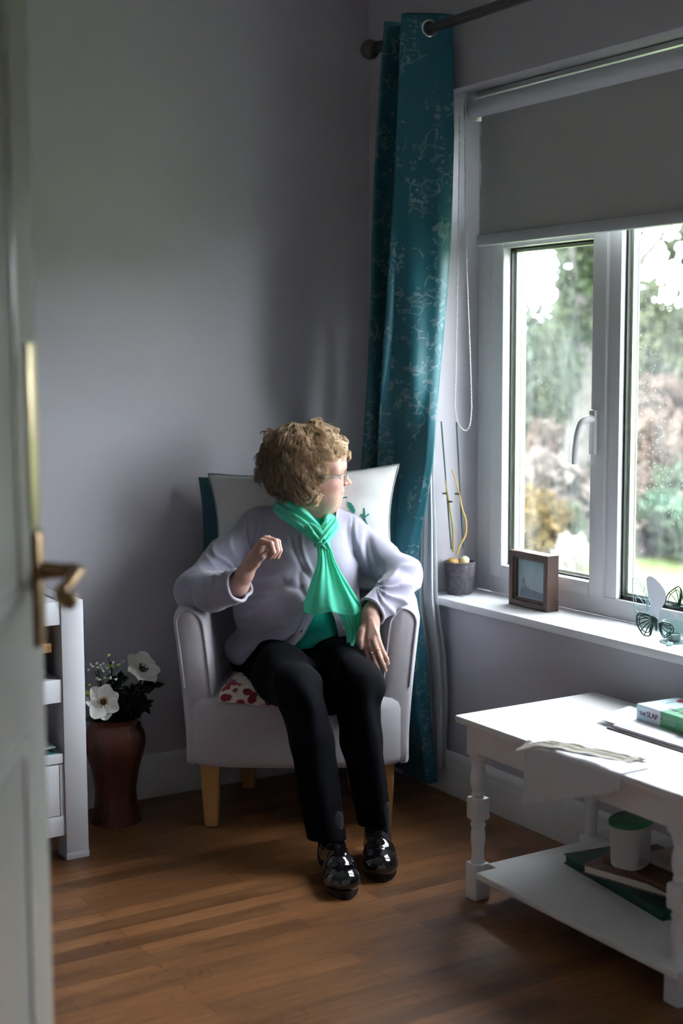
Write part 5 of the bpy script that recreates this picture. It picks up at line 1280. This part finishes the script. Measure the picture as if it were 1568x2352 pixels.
# keep locks off the face
cand = np.where(~((l_[:, 0] > .030) & (l_[:, 2] < .052) & (l_[:, 1] < .02)) & ~((l_[:, 0] > .066) & (l_[:, 2] < .035)) & ~((l_[:, 2] < -.055) & (l_[:, 0] > .01)))[0]
NC_, NS_, NR_ = 1700, 8, 15
sel = g.choice(cand, NC_, replace=True); crown = np.array([-.045, 0, .15]); tt = np.linspace(0, 1, NR_); th3 = np.arange(3)*2*PI/3
ff0 = np.array(grid_faces(NR_, 3, True))
for i in sel:
    p = hv[i]; n = hn[i]; lf_ = l_[i]; q = lf_-crown; dirl = np.array([q[0], q[1], -.05+q[2]*.4])
    if q[0] > .05: dirl = np.array([.10, q[1]*.9, -.03])
    d = HR.T@dirl; d = unit(d-n*(d@n)*.9); d = unit(d+HR.T@np.array([.35*math.sin(lf_[2]*55+lf_[1]*40), .35*math.sin(lf_[0]*48+lf_[2]*30), .25*math.sin(lf_[0]*60+1)])+g.normal(size=3)*.08); d = unit(d-n*(d@n)); b = np.cross(n, d)
    Lk = g.uniform(.030, .054)*(.6 if lf_[0] > .03 else 1); cr_ = g.uniform(.0035, .0072); ph = 3*math.sin(lf_[0]*30+lf_[2]*22)+g.normal()*.5; sg = 1 if math.sin(lf_[0]*25+lf_[1]*33+lf_[2]*20) > 0 else -1
    tw = g.uniform(.6, 1.15)*2*PI
    gd = p+np.outer(tt*Lk*(1-.35*tt), d)+np.outer(.002+cr_*(1-np.cos(tt*tw+ph*.2))*.5, n)+np.outer(sg*cr_*(np.sin(tt*tw+ph)-math.sin(ph))*.7, b)-np.outer(.008*tt**2, Z)-np.outer(np.clip(tt-.7, 0, 1)**1.5*.02, n)
    tn = np.gradient(gd, axis=0); tn /= np.linalg.norm(tn, axis=1)[:, None]; e = np.cross(tn, n); e /= np.linalg.norm(e, axis=1)[:, None]+1e-9; f2 = np.cross(tn, e)
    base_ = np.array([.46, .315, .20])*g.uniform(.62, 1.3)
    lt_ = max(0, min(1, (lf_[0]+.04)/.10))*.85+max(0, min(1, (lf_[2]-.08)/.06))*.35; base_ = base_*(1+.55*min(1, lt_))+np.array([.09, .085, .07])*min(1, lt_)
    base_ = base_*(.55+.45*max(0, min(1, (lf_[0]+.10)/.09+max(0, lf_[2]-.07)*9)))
    cw = g.uniform(.0032, .0060)
    for k in range(NS_):
        a = g.uniform(0, 2*PI); rr = cw*math.sqrt(g.uniform(0, 1)); ox, oy = rr*math.cos(a)*1.3, rr*math.sin(a)*.7; spread = 1-.5*tt**2; jj = g.normal()*.0012
        c = gd+(e*ox+f2*oy)*spread[:, None]+np.outer(jj*np.sin(tt*5+k), b)
        r = g.uniform(.00045, .0008)*(1-.75*tt**2)
        vv = (c[:, None, :]+r[:, None, None]*(np.cos(th3)[None, :, None]*e[:, None, :]+np.sin(th3)[None, :, None]*f2[:, None, :])).reshape(-1, 3)
        HV.append(vv); HF += [tuple(w) for w in (ff0+n0).tolist()]; n0 += len(vv)
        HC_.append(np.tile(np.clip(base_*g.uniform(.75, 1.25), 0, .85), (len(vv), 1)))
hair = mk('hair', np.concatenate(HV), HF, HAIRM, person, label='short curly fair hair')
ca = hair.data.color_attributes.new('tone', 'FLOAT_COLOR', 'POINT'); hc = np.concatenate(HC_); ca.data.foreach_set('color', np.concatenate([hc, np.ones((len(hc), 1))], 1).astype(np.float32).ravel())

# glasses
GLM = mat('silver_black_glasses_metal', (.25, .24, .24), .3, 1.0)
gl_ = MB()
for s_ in (-1, 1):
    c_ = H(.0960, .034*s_, -.004); fx_ = unit(hs+hf*(-.25*s_)); pts = []
    for k in range(36):
        a = 2*PI*k/36; x_ = .024*math.copysign(abs(math.cos(a))**.8, math.cos(a)); y_ = .0175*math.copysign(abs(math.sin(a))**.8, math.sin(a)); pts.append(c_+fx_*x_+hz_*y_+hf*y_*.08)
    gl_.tube(pts, .0012, 8, closed=True)
    hinge = c_+fx_*.025*s_*1.0+hz_*.006
    gl_.tube([hinge, H(.075, .071*s_, -.002), H(.0, .081*s_, .000), H(-.02, .080*s_, -.012)], .0017, 8)
    gl_.tube([c_-fx_*.022*s_-hz_*.004, H(.098, .012*s_, -.008)], .0008, 6)
gl_.tube([H(.103, -.012, .003), H(.106, 0, .006), H(.103, .012, .003)], .0012, 8)
gf = gl_.build('glasses', GLM, person)
for s_ in (-1, 1):
    c_ = H(.0960, .034*s_, -.004); fx_ = unit(hs+hf*(-.25*s_)); pts = []
    for k in range(36):
        a = 2*PI*k/36; x_ = .0235*math.copysign(abs(math.cos(a))**.8, math.cos(a)); y_ = .017*math.copysign(abs(math.sin(a))**.8, math.sin(a)); pts.append(c_+fx_*x_+hz_*y_+hf*y_*.08)
    nn_ = unit(np.cross(fx_, hz_)); q = MB().add(pts+[p+nn_*.0012 for p in pts], [tuple(range(36)), tuple(range(36, 72))[::-1]]+[(k, (k+1) % 36, 36+(k+1) % 36, 36+k) for k in range(36)]); q.build('lens', CLEAR, gf)
TPL = mat('patterned_temple', (.5, .48, .45), .35, .6, var=.9, vs=260)
MB().tube([H(.071, -.0725, -.002), H(.020, -.0815, .000)], .0024, 8).build('temple_pattern', TPL, gf)

# ---- clothes
WOOL = cloth_mat('lavender_fine_knit', (.315, .305, .395), .9, .5, 1100, .35, .05)
WOOLE = cloth_mat('lavender_knit_edge', (.38, .37, .45), .9, .5, 1100, .3, .04)
TOPM = cloth_mat('emerald_jersey', (.0, .30, .225), .75, .2, 1500, .15, .05)
MINT = cloth_mat('mint_green_chiffon', (.13, .78, .56), .6, .3, 1600, .12, .05, .32)
BLACK = cloth_mat('black_trouser_wool', (.0024, .0024, .004), .9, .0, 1500, .2, .15)
BLACK.node_tree.nodes['Principled BSDF'].inputs['Specular IOR Level'].default_value = .09
UFZ = np.array([U, FH, Z])
torso = [ell(P(700, 1285, 4.135), (.160, .118, .170), UFZ), ell(P(681, 1395, 4.085), (.180, .150, .140), UFZ, k=.05), ell(P(668, 1490, 4.115), (.190, .145, .085), UFZ, k=.04),
         cap(P(716, 1195, 4.16), P(709, 1225, 4.155), .062, .085, k=.04), cap(P(600, 1213, 4.165), P(796, 1219, 4.165), .056, .050, k=.045), ell(P(650, 1300, 4.06), (.07, .06, .06), UFZ, k=.05), ell(P(752, 1300, 4.06), (.065, .06, .06), UFZ, k=.05)]
def grow(ps, d):
    out = []
    for q in ps:
        q = dict(q)
        if q['t'] == 'c': q['ra'] += d; q['rb'] += d
        else: q['r'] = q['r']+d
        out.append(q)
    return out
# emerald top (inner layer)
v_, f_ = sdf_mesh(grow(torso, -.007), .006)
lzv = np.stack([v_@U, v_@FH, v_[:, 2]], 1)
top_hem = np.interp(lzv[:, 0], [lz(560, 1500, 3.97)[0], lz(640, 1497, 3.97)[0], lz(790, 1484, 3.97)[0]], [lz(560, 1500, 3.97)[1], lz(640, 1496, 3.97)[1], lz(790, 1484, 3.97)[1]])
gcut = np.where(lzv[:, 1] < 4.12, lzv[:, 2]-top_hem, lzv[:, 2]-.46)
nk = P(718, 1186, 4.14); ncut = np.minimum(gcut, .072-(v_-nk)@unit(Z*.8-FH*.45)+0*gcut)
nrm_ = vnormals(v_, f_); wave = .0025*np.sin(lzv[:, 0]*70+lzv[:, 2]*30)*np.clip((top_hem+.08-lzv[:, 2])/.08, 0, 1)
v_, f_ = clip(v_+nrm_*wave[:, None], f_, ncut)
o = mk('top', v_, f_, TOPM, person); solid(o, .0016)
# cardigan
shL, shR = P(598, 1222, 4.16), P(800, 1230, 4.16)
endL = P(549, 1343, 3.888); endR = P(853, 1403, 3.903)
sleeves = [cap(shL, P(520, 1285, 4.10), .064, .058, k=.035), cap(P(520, 1285, 4.10), P(449, 1358, 4.005), .057, .055, k=.03), cap(P(449, 1358, 4.005), P(490, 1360, 3.945), .054, .050, k=.025), cap(P(490, 1360, 3.945), endL+(endL-elL)*.15, .050, .045, k=.02),
           cap(shR, P(866, 1281, 4.12), .057, .052, k=.035), cap(P(866, 1281, 4.12), P(925, 1322, 4.045), .052, .051, k=.03), cap(P(925, 1318, 4.045), P(905, 1358, 3.98), .051, .047, k=.025), cap(P(905, 1358, 3.98), endR+(endR-elR)*.18, .046, .039, k=.02)]
CARD = grow(torso, .003)+sleeves
v_, f_ = sdf_mesh(CARD, .0042)
v_ = smooth_mesh(v_, f_, 1)
nrm_ = vnormals(v_, f_)
def seg(p, a, b):
    ba = b-a; h = np.clip(((p-a)@ba)/(ba@ba), 0, 1); return h, np.linalg.norm(p-a-h[:, None]*ba, axis=1)
disp = np.zeros(len(v_))
# bunched folds along both sleeves
e_ = np.stack([v_@U, v_@FH, v_[:, 2]], 1)
def ridge(x): return (1-np.abs(np.sin(x)))**1.5
for (a, b, n_, amp, rad, ph) in ((P(535, 1275, 4.11), P(452, 1352, 4.01), 3.3, .0050, .085, .4), (P(449, 1352, 4.0), P(530, 1348, 3.90), 4.4, .0052, .08, 1.0)):
    h, d = seg(v_, a, b); w_ = np.clip(1-(d/rad)**4, 0, 1)*np.clip(np.sin(np.clip(h, .0, 1)*PI)*1.4, 0, 1); hh = h*n_*PI+ph+1.3*np.sin(e_[:, 2]*23+2)+.9*np.sin(e_[:, 1]*31)
    disp += amp*w_*(ridge(hh)-.3)*(.55+.45*np.sin(h*7+e_[:, 2]*30))
def fan(px_, D, k_, amp, r0, r1, ph, a0, a1):
    """creases fanning out of the bend of the elbow"""
    global disp
    c = P(px_[0], px_[1], D); q = np.stack([(v_-c)@U, v_[:, 2]-c[2]], 1); r = np.linalg.norm(q, axis=1); an = np.arctan2(q[:, 1], q[:, 0]); near = np.clip((4.16-e_[:, 1])/.03, 0, 1)
    w_ = np.clip(r/r0, 0, 1)*np.clip((r1-r)/.05, 0, 1)*np.clip((an-a0)/.25, 0, 1)*np.clip((a1-an)/.25, 0, 1)*near
    disp += amp*w_*(ridge(an*k_+ph+.5*np.sin(r*60))-.32)
fan((862, 1338), 4.0, 6.2, .0100, .02, .15, .3, -1.6, 1.0)
fan((540, 1322), 3.98, 5.0, .0065, .02, .13, .9, 1.6, 3.1)
e_ = np.stack([v_@U, v_@FH, v_[:, 2]], 1); front = np.clip((4.16-e_[:, 1])/.05, 0, 1)
def fold(a, b, w_, amp):
    """one soft crease on the front, running between two spots of the view"""
    global disp
    a = np.array(lz(a[0], a[1], 4.0)); b = np.array(lz(b[0], b[1], 4.0)); q = e_[:, [0, 2]]; ba = b-a; h = ((q-a)@ba)/(ba@ba); side = ((q-a)[:, 0]*ba[1]-(q-a)[:, 1]*ba[0])/np.linalg.norm(ba)
    side = side-.010*np.sin(np.clip(h, 0, 1)*PI)
    disp += 1.15*front*amp*np.exp(-(side/w_)**2)*np.clip(np.minimum(h, 1-h)*4+.2, 0, 1)*(h > -.05)*(h < 1.05)
for a, b, w_, am in (((812, 1190), (826, 1305), .004, -.006), ((560, 1195), (588, 1300), .004, -.005), ((540, 1362), (668, 1330), .008, -.007), ((540, 1345), (668, 1315), .010, .006), ((665, 1235), (715, 1330), .006, -.004), ((690, 1225), (722, 1320), .006, .004), ((545, 1450), (640, 1408), .005, -.006), ((840, 1240), (862, 1335), .006, -.007), ((560, 1380), (655, 1335), .012, -.007), ((585, 1360), (662, 1325), .010, .005), ((640, 1322), (700, 1345), .010, -.005), ((545, 1478), (700, 1400), .011, -.008), ((555, 1500), (700, 1425), .010, .005), ((590, 1210), (585, 1290), .010, -.006), ((600, 1200), (600, 1300), .010, .004),
                     ((800, 1205), (822, 1300), .009, -.006), ((810, 1200), (838, 1290), .008, .005), ((640, 1255), (700, 1290), .014, .004), ((540, 1420), (600, 1395), .012, .004), ((690, 1300), (705, 1370), .009, -.004), ((828, 1230), (855, 1330), .010, .005), ((845, 1225), (880, 1320), .010, -.006)):
    fold(a, b, w_, am)
disp += .0018*np.sin(e_[:, 0]*38+e_[:, 2]*26+np.sin(e_[:, 2]*40))*np.clip((.75-e_[:, 2])/.2, 0, 1)
v_ = v_+nrm_*disp[:, None]
e_ = np.stack([v_@U, v_@FH, v_[:, 2]], 1)
# openings
def ppoly(pts, D): return [lz(x, y, D) for x, y in pts]
open_b = ppoly([(737, 1262), (741, 1330), (729, 1385), (712, 1425), (694, 1462), (668, 1490), (652, 1503), (640, 1560), (800, 1560), (781, 1498), (777, 1455), (768, 1420), (758, 1398), (752, 1330), (748, 1262)], 3.945)
gA = np.where(e_[:, 1] < 4.09, polydist(e_[:, [0, 2]], open_b), 1)
neckp = ppoly([(668, 1150), (690, 1205), (722, 1246), (745, 1262), (758, 1240), (770, 1205), (778, 1150)], 4.04)
gN = np.where(e_[:, 1] < 4.16, polydist(e_[:, [0, 2]], neckp), .08-(v_-nk)@unit(Z*.85-FH*.3))
gN = np.minimum(gN, .092-(v_-nk)@unit(Z))
hemx = [lz(x, 1500, 4.0)[0] for x in (500, 530, 560, 600, 650, 700, 790, 850)]; hemz = [lz(x, y, 4.0)[1] for x, y in ((500, 1535), (530, 1542), (562, 1543), (600, 1522), (650, 1500), (720, 1486), (789, 1484), (850, 1470))]
hz2 = np.interp(e_[:, 0], hemx, hemz); gH = np.where(e_[:, 1] < 4.13, e_[:, 2]-hz2-.10*np.clip((e_[:, 1]-4.08)/.05, 0, 1)*0, e_[:, 2]-.455)
h1, d1 = seg(v_, elL, endL); dL = unit(endL-P(490, 1360, 3.945)); gcl = np.where(np.linalg.norm(v_-endL, axis=1) < .11, -((v_-endL)@dL), 1)
dR = unit(endR-P(905, 1358, 3.98)); gcr = np.where(np.linalg.norm(v_-endR, axis=1) < .09, -((v_-endR)@dR), 1)
v2, f2 = v_, f_
for gg in (gA,):
    pass
gall = np.minimum.reduce([gA, gN, gH, gcl, gcr])
v2, f2 = clip(v_, f_, gall)
card = mk('cardigan', v2, f2, WOOL, person); solid(card, .0035)
# ribbed bands on the edges: trace the open border of the knitted mesh
def borders(f):
    cnt = {}
    for q in f:
        for i in range(len(q)):
            a, b = q[i], q[(i+1) % len(q)]; cnt[(min(a, b), max(a, b))] = cnt.get((min(a, b), max(a, b)), 0)+1
    nxt = {}
    for (a, b), c in cnt.items():
        if c == 1: nxt.setdefault(a, []).append(b); nxt.setdefault(b, []).append(a)
    seen = set(); loops = []
    for s in nxt:
        if s in seen: continue
        L_ = [s]; seen.add(s); cur_ = s
        while True:
            nb_ = [x for x in nxt[cur_] if x not in seen]
            if not nb_: break
            cur_ = nb_[0]; seen.add(cur_); L_.append(cur_)
        if len(L_) > 25: loops.append(L_)
    return loops
for L_ in borders(f2):
    p = v2[L_]; k_ = 5
    for _ in range(4): p = (np.roll(p, 1, 0)+p*2+np.roll(p, -1, 0))/4
    p = p[::2]; c0 = p.mean(0)
    r_ = .0048 if min(np.linalg.norm(c0-endL), np.linalg.norm(c0-endR)) < .05 else .0026
    MB().tube(p, r_, 8, closed=True).build('knitted_edge', WOOLE, card)
# wide cuff of the raised sleeve
# front band with buttons
BTN = mat('dark_button', (.05, .045, .06), .3); PBT = mat('pearl_button', (.7, .68, .66), .2)
def surf_at(px, py, vv=v2, r=.006):
    rr = ray(px, py); rr = rr/np.linalg.norm(rr); w_ = vv-CAM; t__ = w_@rr; d = np.linalg.norm(w_-np.outer(t__, rr), axis=1); ok = np.where(d < r)[0]
    if len(ok) == 0: return P(px, py, 3.95)
    return CAM+rr*t__[ok].min()
for (x, y, m_, nm) in ((717, 1401, BTN, 'button'), (691, 1448, BTN, 'button'), (649, 1482, BTN, 'button'), (790, 1441, PBT, 'button')):
    p = surf_at(x, y); MB().lathe([(0, 0), (.0052, 0), (.0055, .0012), (.0045, .0022), (.002, .0016), (0, .0016)], p-FH*.0005, 18, -FH*.9+Z*.15, close=False).build(nm, m_, card)
def bandstrip(pl, wdt, nm):
    vv = []; 
    for (x, y), (dx_, dy_) in pl:
        for k in range(4): 
            xx, yy = x+dx_*wdt*k/3, y+dy_*wdt*k/3; vv.append(surf_at(xx, yy)-FH*.0022)
    o_ = mk(nm, vv, grid_faces(len(pl), 4), WOOL, card); solid(o_, .002)
cpl = spline(np.array([(728, 1386, 0), (712, 1424, 0), (694, 1460, 0), (670, 1487, 0), (652, 1501, 0)]), 22)
bandstrip([((x-1.5, y-1), (-.85, -.5)) for x, y, _ in cpl], 15, 'front_band')

# trousers
tr = [ell(P(676, 1515, 4.13), (.185, .13, .085), UFZ), cap(hipL, P(652, 1550, 3.88), .090, .078, k=.04), cap(P(652, 1550, 3.88), knL, .078, .062, k=.03), cap(knL, P(716, 1700, 3.66), .062, .054, k=.03), cap(P(716, 1700, 3.66), P(752, 1935, 3.625), .054, .052, k=.02),
      cap(hipR, P(782, 1540, 3.92), .088, .074, k=.04), cap(P(782, 1540, 3.92), knR, .074, .060, k=.03), cap(knR, P(829, 1700, 3.725), .060, .055, k=.03), cap(P(829, 1700, 3.725), P(863, 1905, 3.71), .055, .040, k=.02)]
def nrmS(p): return p
# pressed creases
tr += [cap(P(745, 1548, 3.98), P(756, 1608, 3.83), .050, .040, k=.04)]
tr += [cap(P(706, 1600, 3.640), P(757, 1925, 3.578), .006, .005, k=.035), cap(P(838, 1590, 3.680), P(876, 1895, 3.672), .006, .005, k=.035)]
v_, f_ = sdf_mesh(tr, .0045); v_ = smooth_mesh(v_, f_, 1); nrm_ = vnormals(v_, f_); e_ = np.stack([v_@U, v_@FH, v_[:, 2]], 1)
disp = .0040*np.sin(e_[:, 2]*38+e_[:, 0]*30)*np.clip((e_[:, 2]-.34)/.1, 0, 1)+.002*np.sin(e_[:, 2]*22+e_[:, 0]*50+e_[:, 1]*30)
for (kx, ky, kd) in ((735, 1560, 3.75), (812, 1545, 3.78)):
    kk = P(kx, ky, kd); d = np.linalg.norm(v_-kk, axis=1); disp += .004*np.exp(-(d/.09)**2)*np.sin((v_-kk)@(U*.6+Z*.8)*90)
v_ = v_+nrm_*disp[:, None]
hl = lz(752, 1925, 3.625)[1]; hr = lz(863, 1893, 3.71)[1]; mid = (anL@U+anR@U)/2
gg = np.where(e_[:, 0] < mid, e_[:, 2]-hl+.12*(e_[:, 1]-3.62), e_[:, 2]-hr+.12*(e_[:, 1]-3.71)); gg = np.where(e_[:, 2] > .3, 1, gg)
v_, f_ = clip(v_, f_, gg); o = mk('trousers', v_, f_, BLACK, person); solid(o, .002)
# socks
SOCK = cloth_mat('black_sock', (.008, .008, .010), .85, .1, 900, .2)
v_, f_ = sdf_mesh([cap(anL+Z*.05, P(762, 1962, 3.63), .036, .034), cap(P(764, 1975, 3.62), toL, .0300, .0245, k=.02), cap(P(762, 1962, 3.63), P(764, 1975, 3.62), .032, .030, k=.02), cap(anR+Z*.05, P(868, 1940, 3.70), .036, .034), cap(P(868, 1950, 3.69), toR, .0300, .0245, k=.02), cap(P(868, 1940, 3.70), P(868, 1950, 3.69), .032, .030, k=.02)], .005)
mk('socks', v_, f_, SOCK, person)
# patent shoes
PAT = mat('black_patent_leather', (.004, .004, .005), .06, spec=.8, coat=.8, bump=.0); SOLE = mat('black_rubber_sole', (.008, .008, .008), .6)
def shoe(heel, toe, nm='shoe'):
    heel = np.array([heel[0], heel[1], 0]); toe = np.array([toe[0], toe[1], 0]); f = unit(toe-heel); s = np.array([f[1], -f[0], 0]); L_ = np.linalg.norm(toe-heel); R_ = np.array([f, s, Z])
    S = lambda a, b, z: heel+f*a*L_+s*b+Z*z
    ps = [ell(S(.17, 0, .046), (.040, .032, .042), R_), cap(S(.2, 0, .05), S(.62, 0, .046), .033, .034, k=.02), ell(S(.76, .0, .036), (.058, .043, .030), R_, k=.025), ell(S(.84, .002, .034), (.040, .040, .026), R_, k=.02), cap(S(.40, 0, .072), S(.60, 0, .060), .022, .022, k=.02)]
    v, fc = sdf_mesh(ps, .0036); v = smooth_mesh(v, fc, 2); lc = (v-heel)@R_.T
    v[:, 2] = np.maximum(v[:, 2], .0175)
    rim = .088-.0*lc[:, 0]; g_ = np.where(lc[:, 0] < .46*L_, .083-lc[:, 2], 1)
    n_ = vnormals(v, fc)
    # apron seam across the vamp
    sm = np.abs(lc[:, 0]-L_*(.80-.9*(lc[:, 1]/.05)**2*.25)); v = v-n_*(.0022*np.exp(-(sm/.0035)**2)*(lc[:, 2] > .035))[:, None]
    v = v+n_*(.0016*np.sin(lc[:, 0]*140+lc[:, 1]*60)*np.exp(-((lc[:, 0]-L_*.66)/.03)**2))[:, None]
    v, fc = clip(v, fc, g_); o_ = mk(nm, v, fc, PAT, person); solid(o_, .002)
    out = []
    for k in range(64):
        a = 2*PI*k/64; x_ = .5+.515*math.copysign(abs(math.cos(a))**.85, math.cos(a)); w_ = np.interp(x_, [0, .15, .4, .72, .9, 1.02], [.031, .034, .031, .046, .042, .03]); out.append((x_, w_*math.copysign(abs(math.sin(a))**.75, math.sin(a))))
    rings_ = [[S(x_, y_*sc_, z_) for x_, y_ in out] for sc_, z_ in ((.96, 0), (1.0, .003), (1.0, .013), (.97, .019))]
    MB().add(*loft(rings_)).build('sole', SOLE, o_)
    q = MB(); q.tube(spline([S(.57, -.040, .040), S(.58, -.030, .066), S(.58, 0, .084), S(.58, .030, .066), S(.57, .040, .040)], 20), .0045, 8); q.build('strap', PAT, o_)
shoe(V(lz(762, 1960, 3.635)[0]-.004, 3.655, 0), V(.008, 3.392, 0))
shoe(V(lz(866, 1935, 3.71)[0]+.0, 3.745, 0), V(.098, 3.508, 0))

# scarf
def pleat_band(path, wid, thk, up_f, nm='scarf', n=140, m_=40, pl=4, ph=0):
    c = spline(path, n); tn = np.gradient(c, axis=0); tn /= np.linalg.norm(tn, axis=1)[:, None]; vv = []
    for i in range(n):
        q = i/(n-1); u_ = np.array(up_f(q), float); u_ = unit(u_-tn[i]*(u_@tn[i])); w_ = np.cross(tn[i], u_); wd = wid(q) if callable(wid) else wid; th = thk(q) if callable(thk) else thk
        for k in range(m_):
            a = 2*PI*k/m_; x_ = math.cos(a); y_ = math.sin(a); pr = 1+.0*x_
            vv.append(c[i]+u_*x_*wd+w_*(y_*th*(1+.35*math.cos(x_*PI*pl+ph+q*4)) + .25*th*math.sin(x_*PI*pl*.7+q*6+ph)))
    f = grid_faces(n, m_, True)+[tuple(range(m_))[::-1], tuple((n-1)*m_+k for k in range(m_))]
    return vv, f
sq = MB()
kn = P(737, 1236, 3.975)
# outward direction of the loop at each spot
cN = P(712, 1165, 4.15)
pa = [P(742, 1240, 3.985), P(716, 1215, 4.000), P(685, 1188, 4.03), P(654, 1165, 4.085), P(640, 1152, 4.17), P(668, 1142, 4.245), P(715, 1140, 4.265), P(760, 1160, 4.215), P(768, 1190, 4.12), P(758, 1205, 4.045), P(745, 1228, 3.990)]
def upf(q):
    i = min(len(pa)-1, int(q*(len(pa)-1))); o_ = unit((pa[i]-cN)*np.array([1, 1, 0])); return unit(Z*.75-o_*.65)
sq.add(*pleat_band(pa, lambda q: .022+.012*math.sin(PI*min(1, q*1.1))**.5, lambda q: .010, upf, pl=3))
pa2 = [p+Z*(-.014)+unit((p-cN)*np.array([1, 1, 0]))*.008 for p in pa]
sq.add(*pleat_band(pa2[:8], lambda q: .019, .009, upf, pl=2, ph=1.2))
sc = sq.build('scarf', MINT, person, ang=80, label='mint green chiffon scarf knotted at the front')
# knot
ks = [ell(kn-FH*.012, (.024, .020, .026), UFZ)]
ku = MB(); 
pk = [P(708, 1205, 4.00), P(722, 1222, 3.968), P(737, 1238, 3.952), P(748, 1252, 3.950), P(752, 1262, 3.965)]
ku.add(*pleat_band(pk, lambda q: (.024-.008*q)*max(.05, math.sin(PI*q))**.4, lambda q: .011*max(.05, math.sin(PI*q))**.4, lambda q: U*.75+Z*.65, n=50, pl=3))
pk = [P(770, 1190, 4.03), P(764, 1210, 3.990), P(752, 1228, 3.958), P(738, 1246, 3.944), P(722, 1252, 3.960)]
ku.add(*pleat_band(pk, lambda q: (.021-.005*q)*max(.05, math.sin(PI*q))**.4, lambda q: .011*max(.05, math.sin(PI*q))**.4, lambda q: U*.75-Z*.65, n=50, pl=3, ph=1))
ku.ball(P(742, 1245, 3.965), (.018, .018, .020), 18, 12, UFZ)
ku.build('knot', MINT, sc, ang=80)
def tail(rows_, n_pl, amp, seed, nm='scarf_end', nr=60, nc=56):
    """rows_: (y, left x, right x, depth) of a hanging pleated end"""
    rw = np.array(rows_, float); rw = spline(rw, nr); vv = []
    for i in range(nr):
        y, xl, xr, D = rw[i]; h = i/(nr-1)
        for j in range(nc):
            q = j/(nc-1); a_ = amp*(.35+.65*h)*(1-h*.25)
            d = D+a_*math.sin(q*n_pl*2*PI+seed+1.2*math.sin(h*3+q*4))+.0016*math.sin(q*29+h*3+seed)*(1-.4*h)+.012*(2*q-1)**2*h
            sag = (10*math.sin(q*PI*1.0)+7*math.sin(q*9+seed))*h**3
            vv.append(P(xl+(xr-xl)*(q+.018*math.sin(q*17+seed)*h), y+sag, d))
    o_ = mk(nm, vv, grid_faces(nr, nc), MINT, sc); solid(o_, .0012); return o_
tail([(1246, 727, 755, 3.955), (1290, 728, 766, 3.925), (1340, 712, 790, 3.900), (1385, 697, 818, 3.885), (1402, 696, 832, 3.882)], 1.9, .0075, .4)
tail([(1250, 733, 757, 3.965), (1300, 735, 775, 3.938), (1345, 742, 802, 3.915), (1390, 766, 828, 3.900), (1420, 783, 828, 3.897), (1450, 794, 826, 3.893), (1474, 796, 815, 3.890)], 1.4, .006, 2.0)
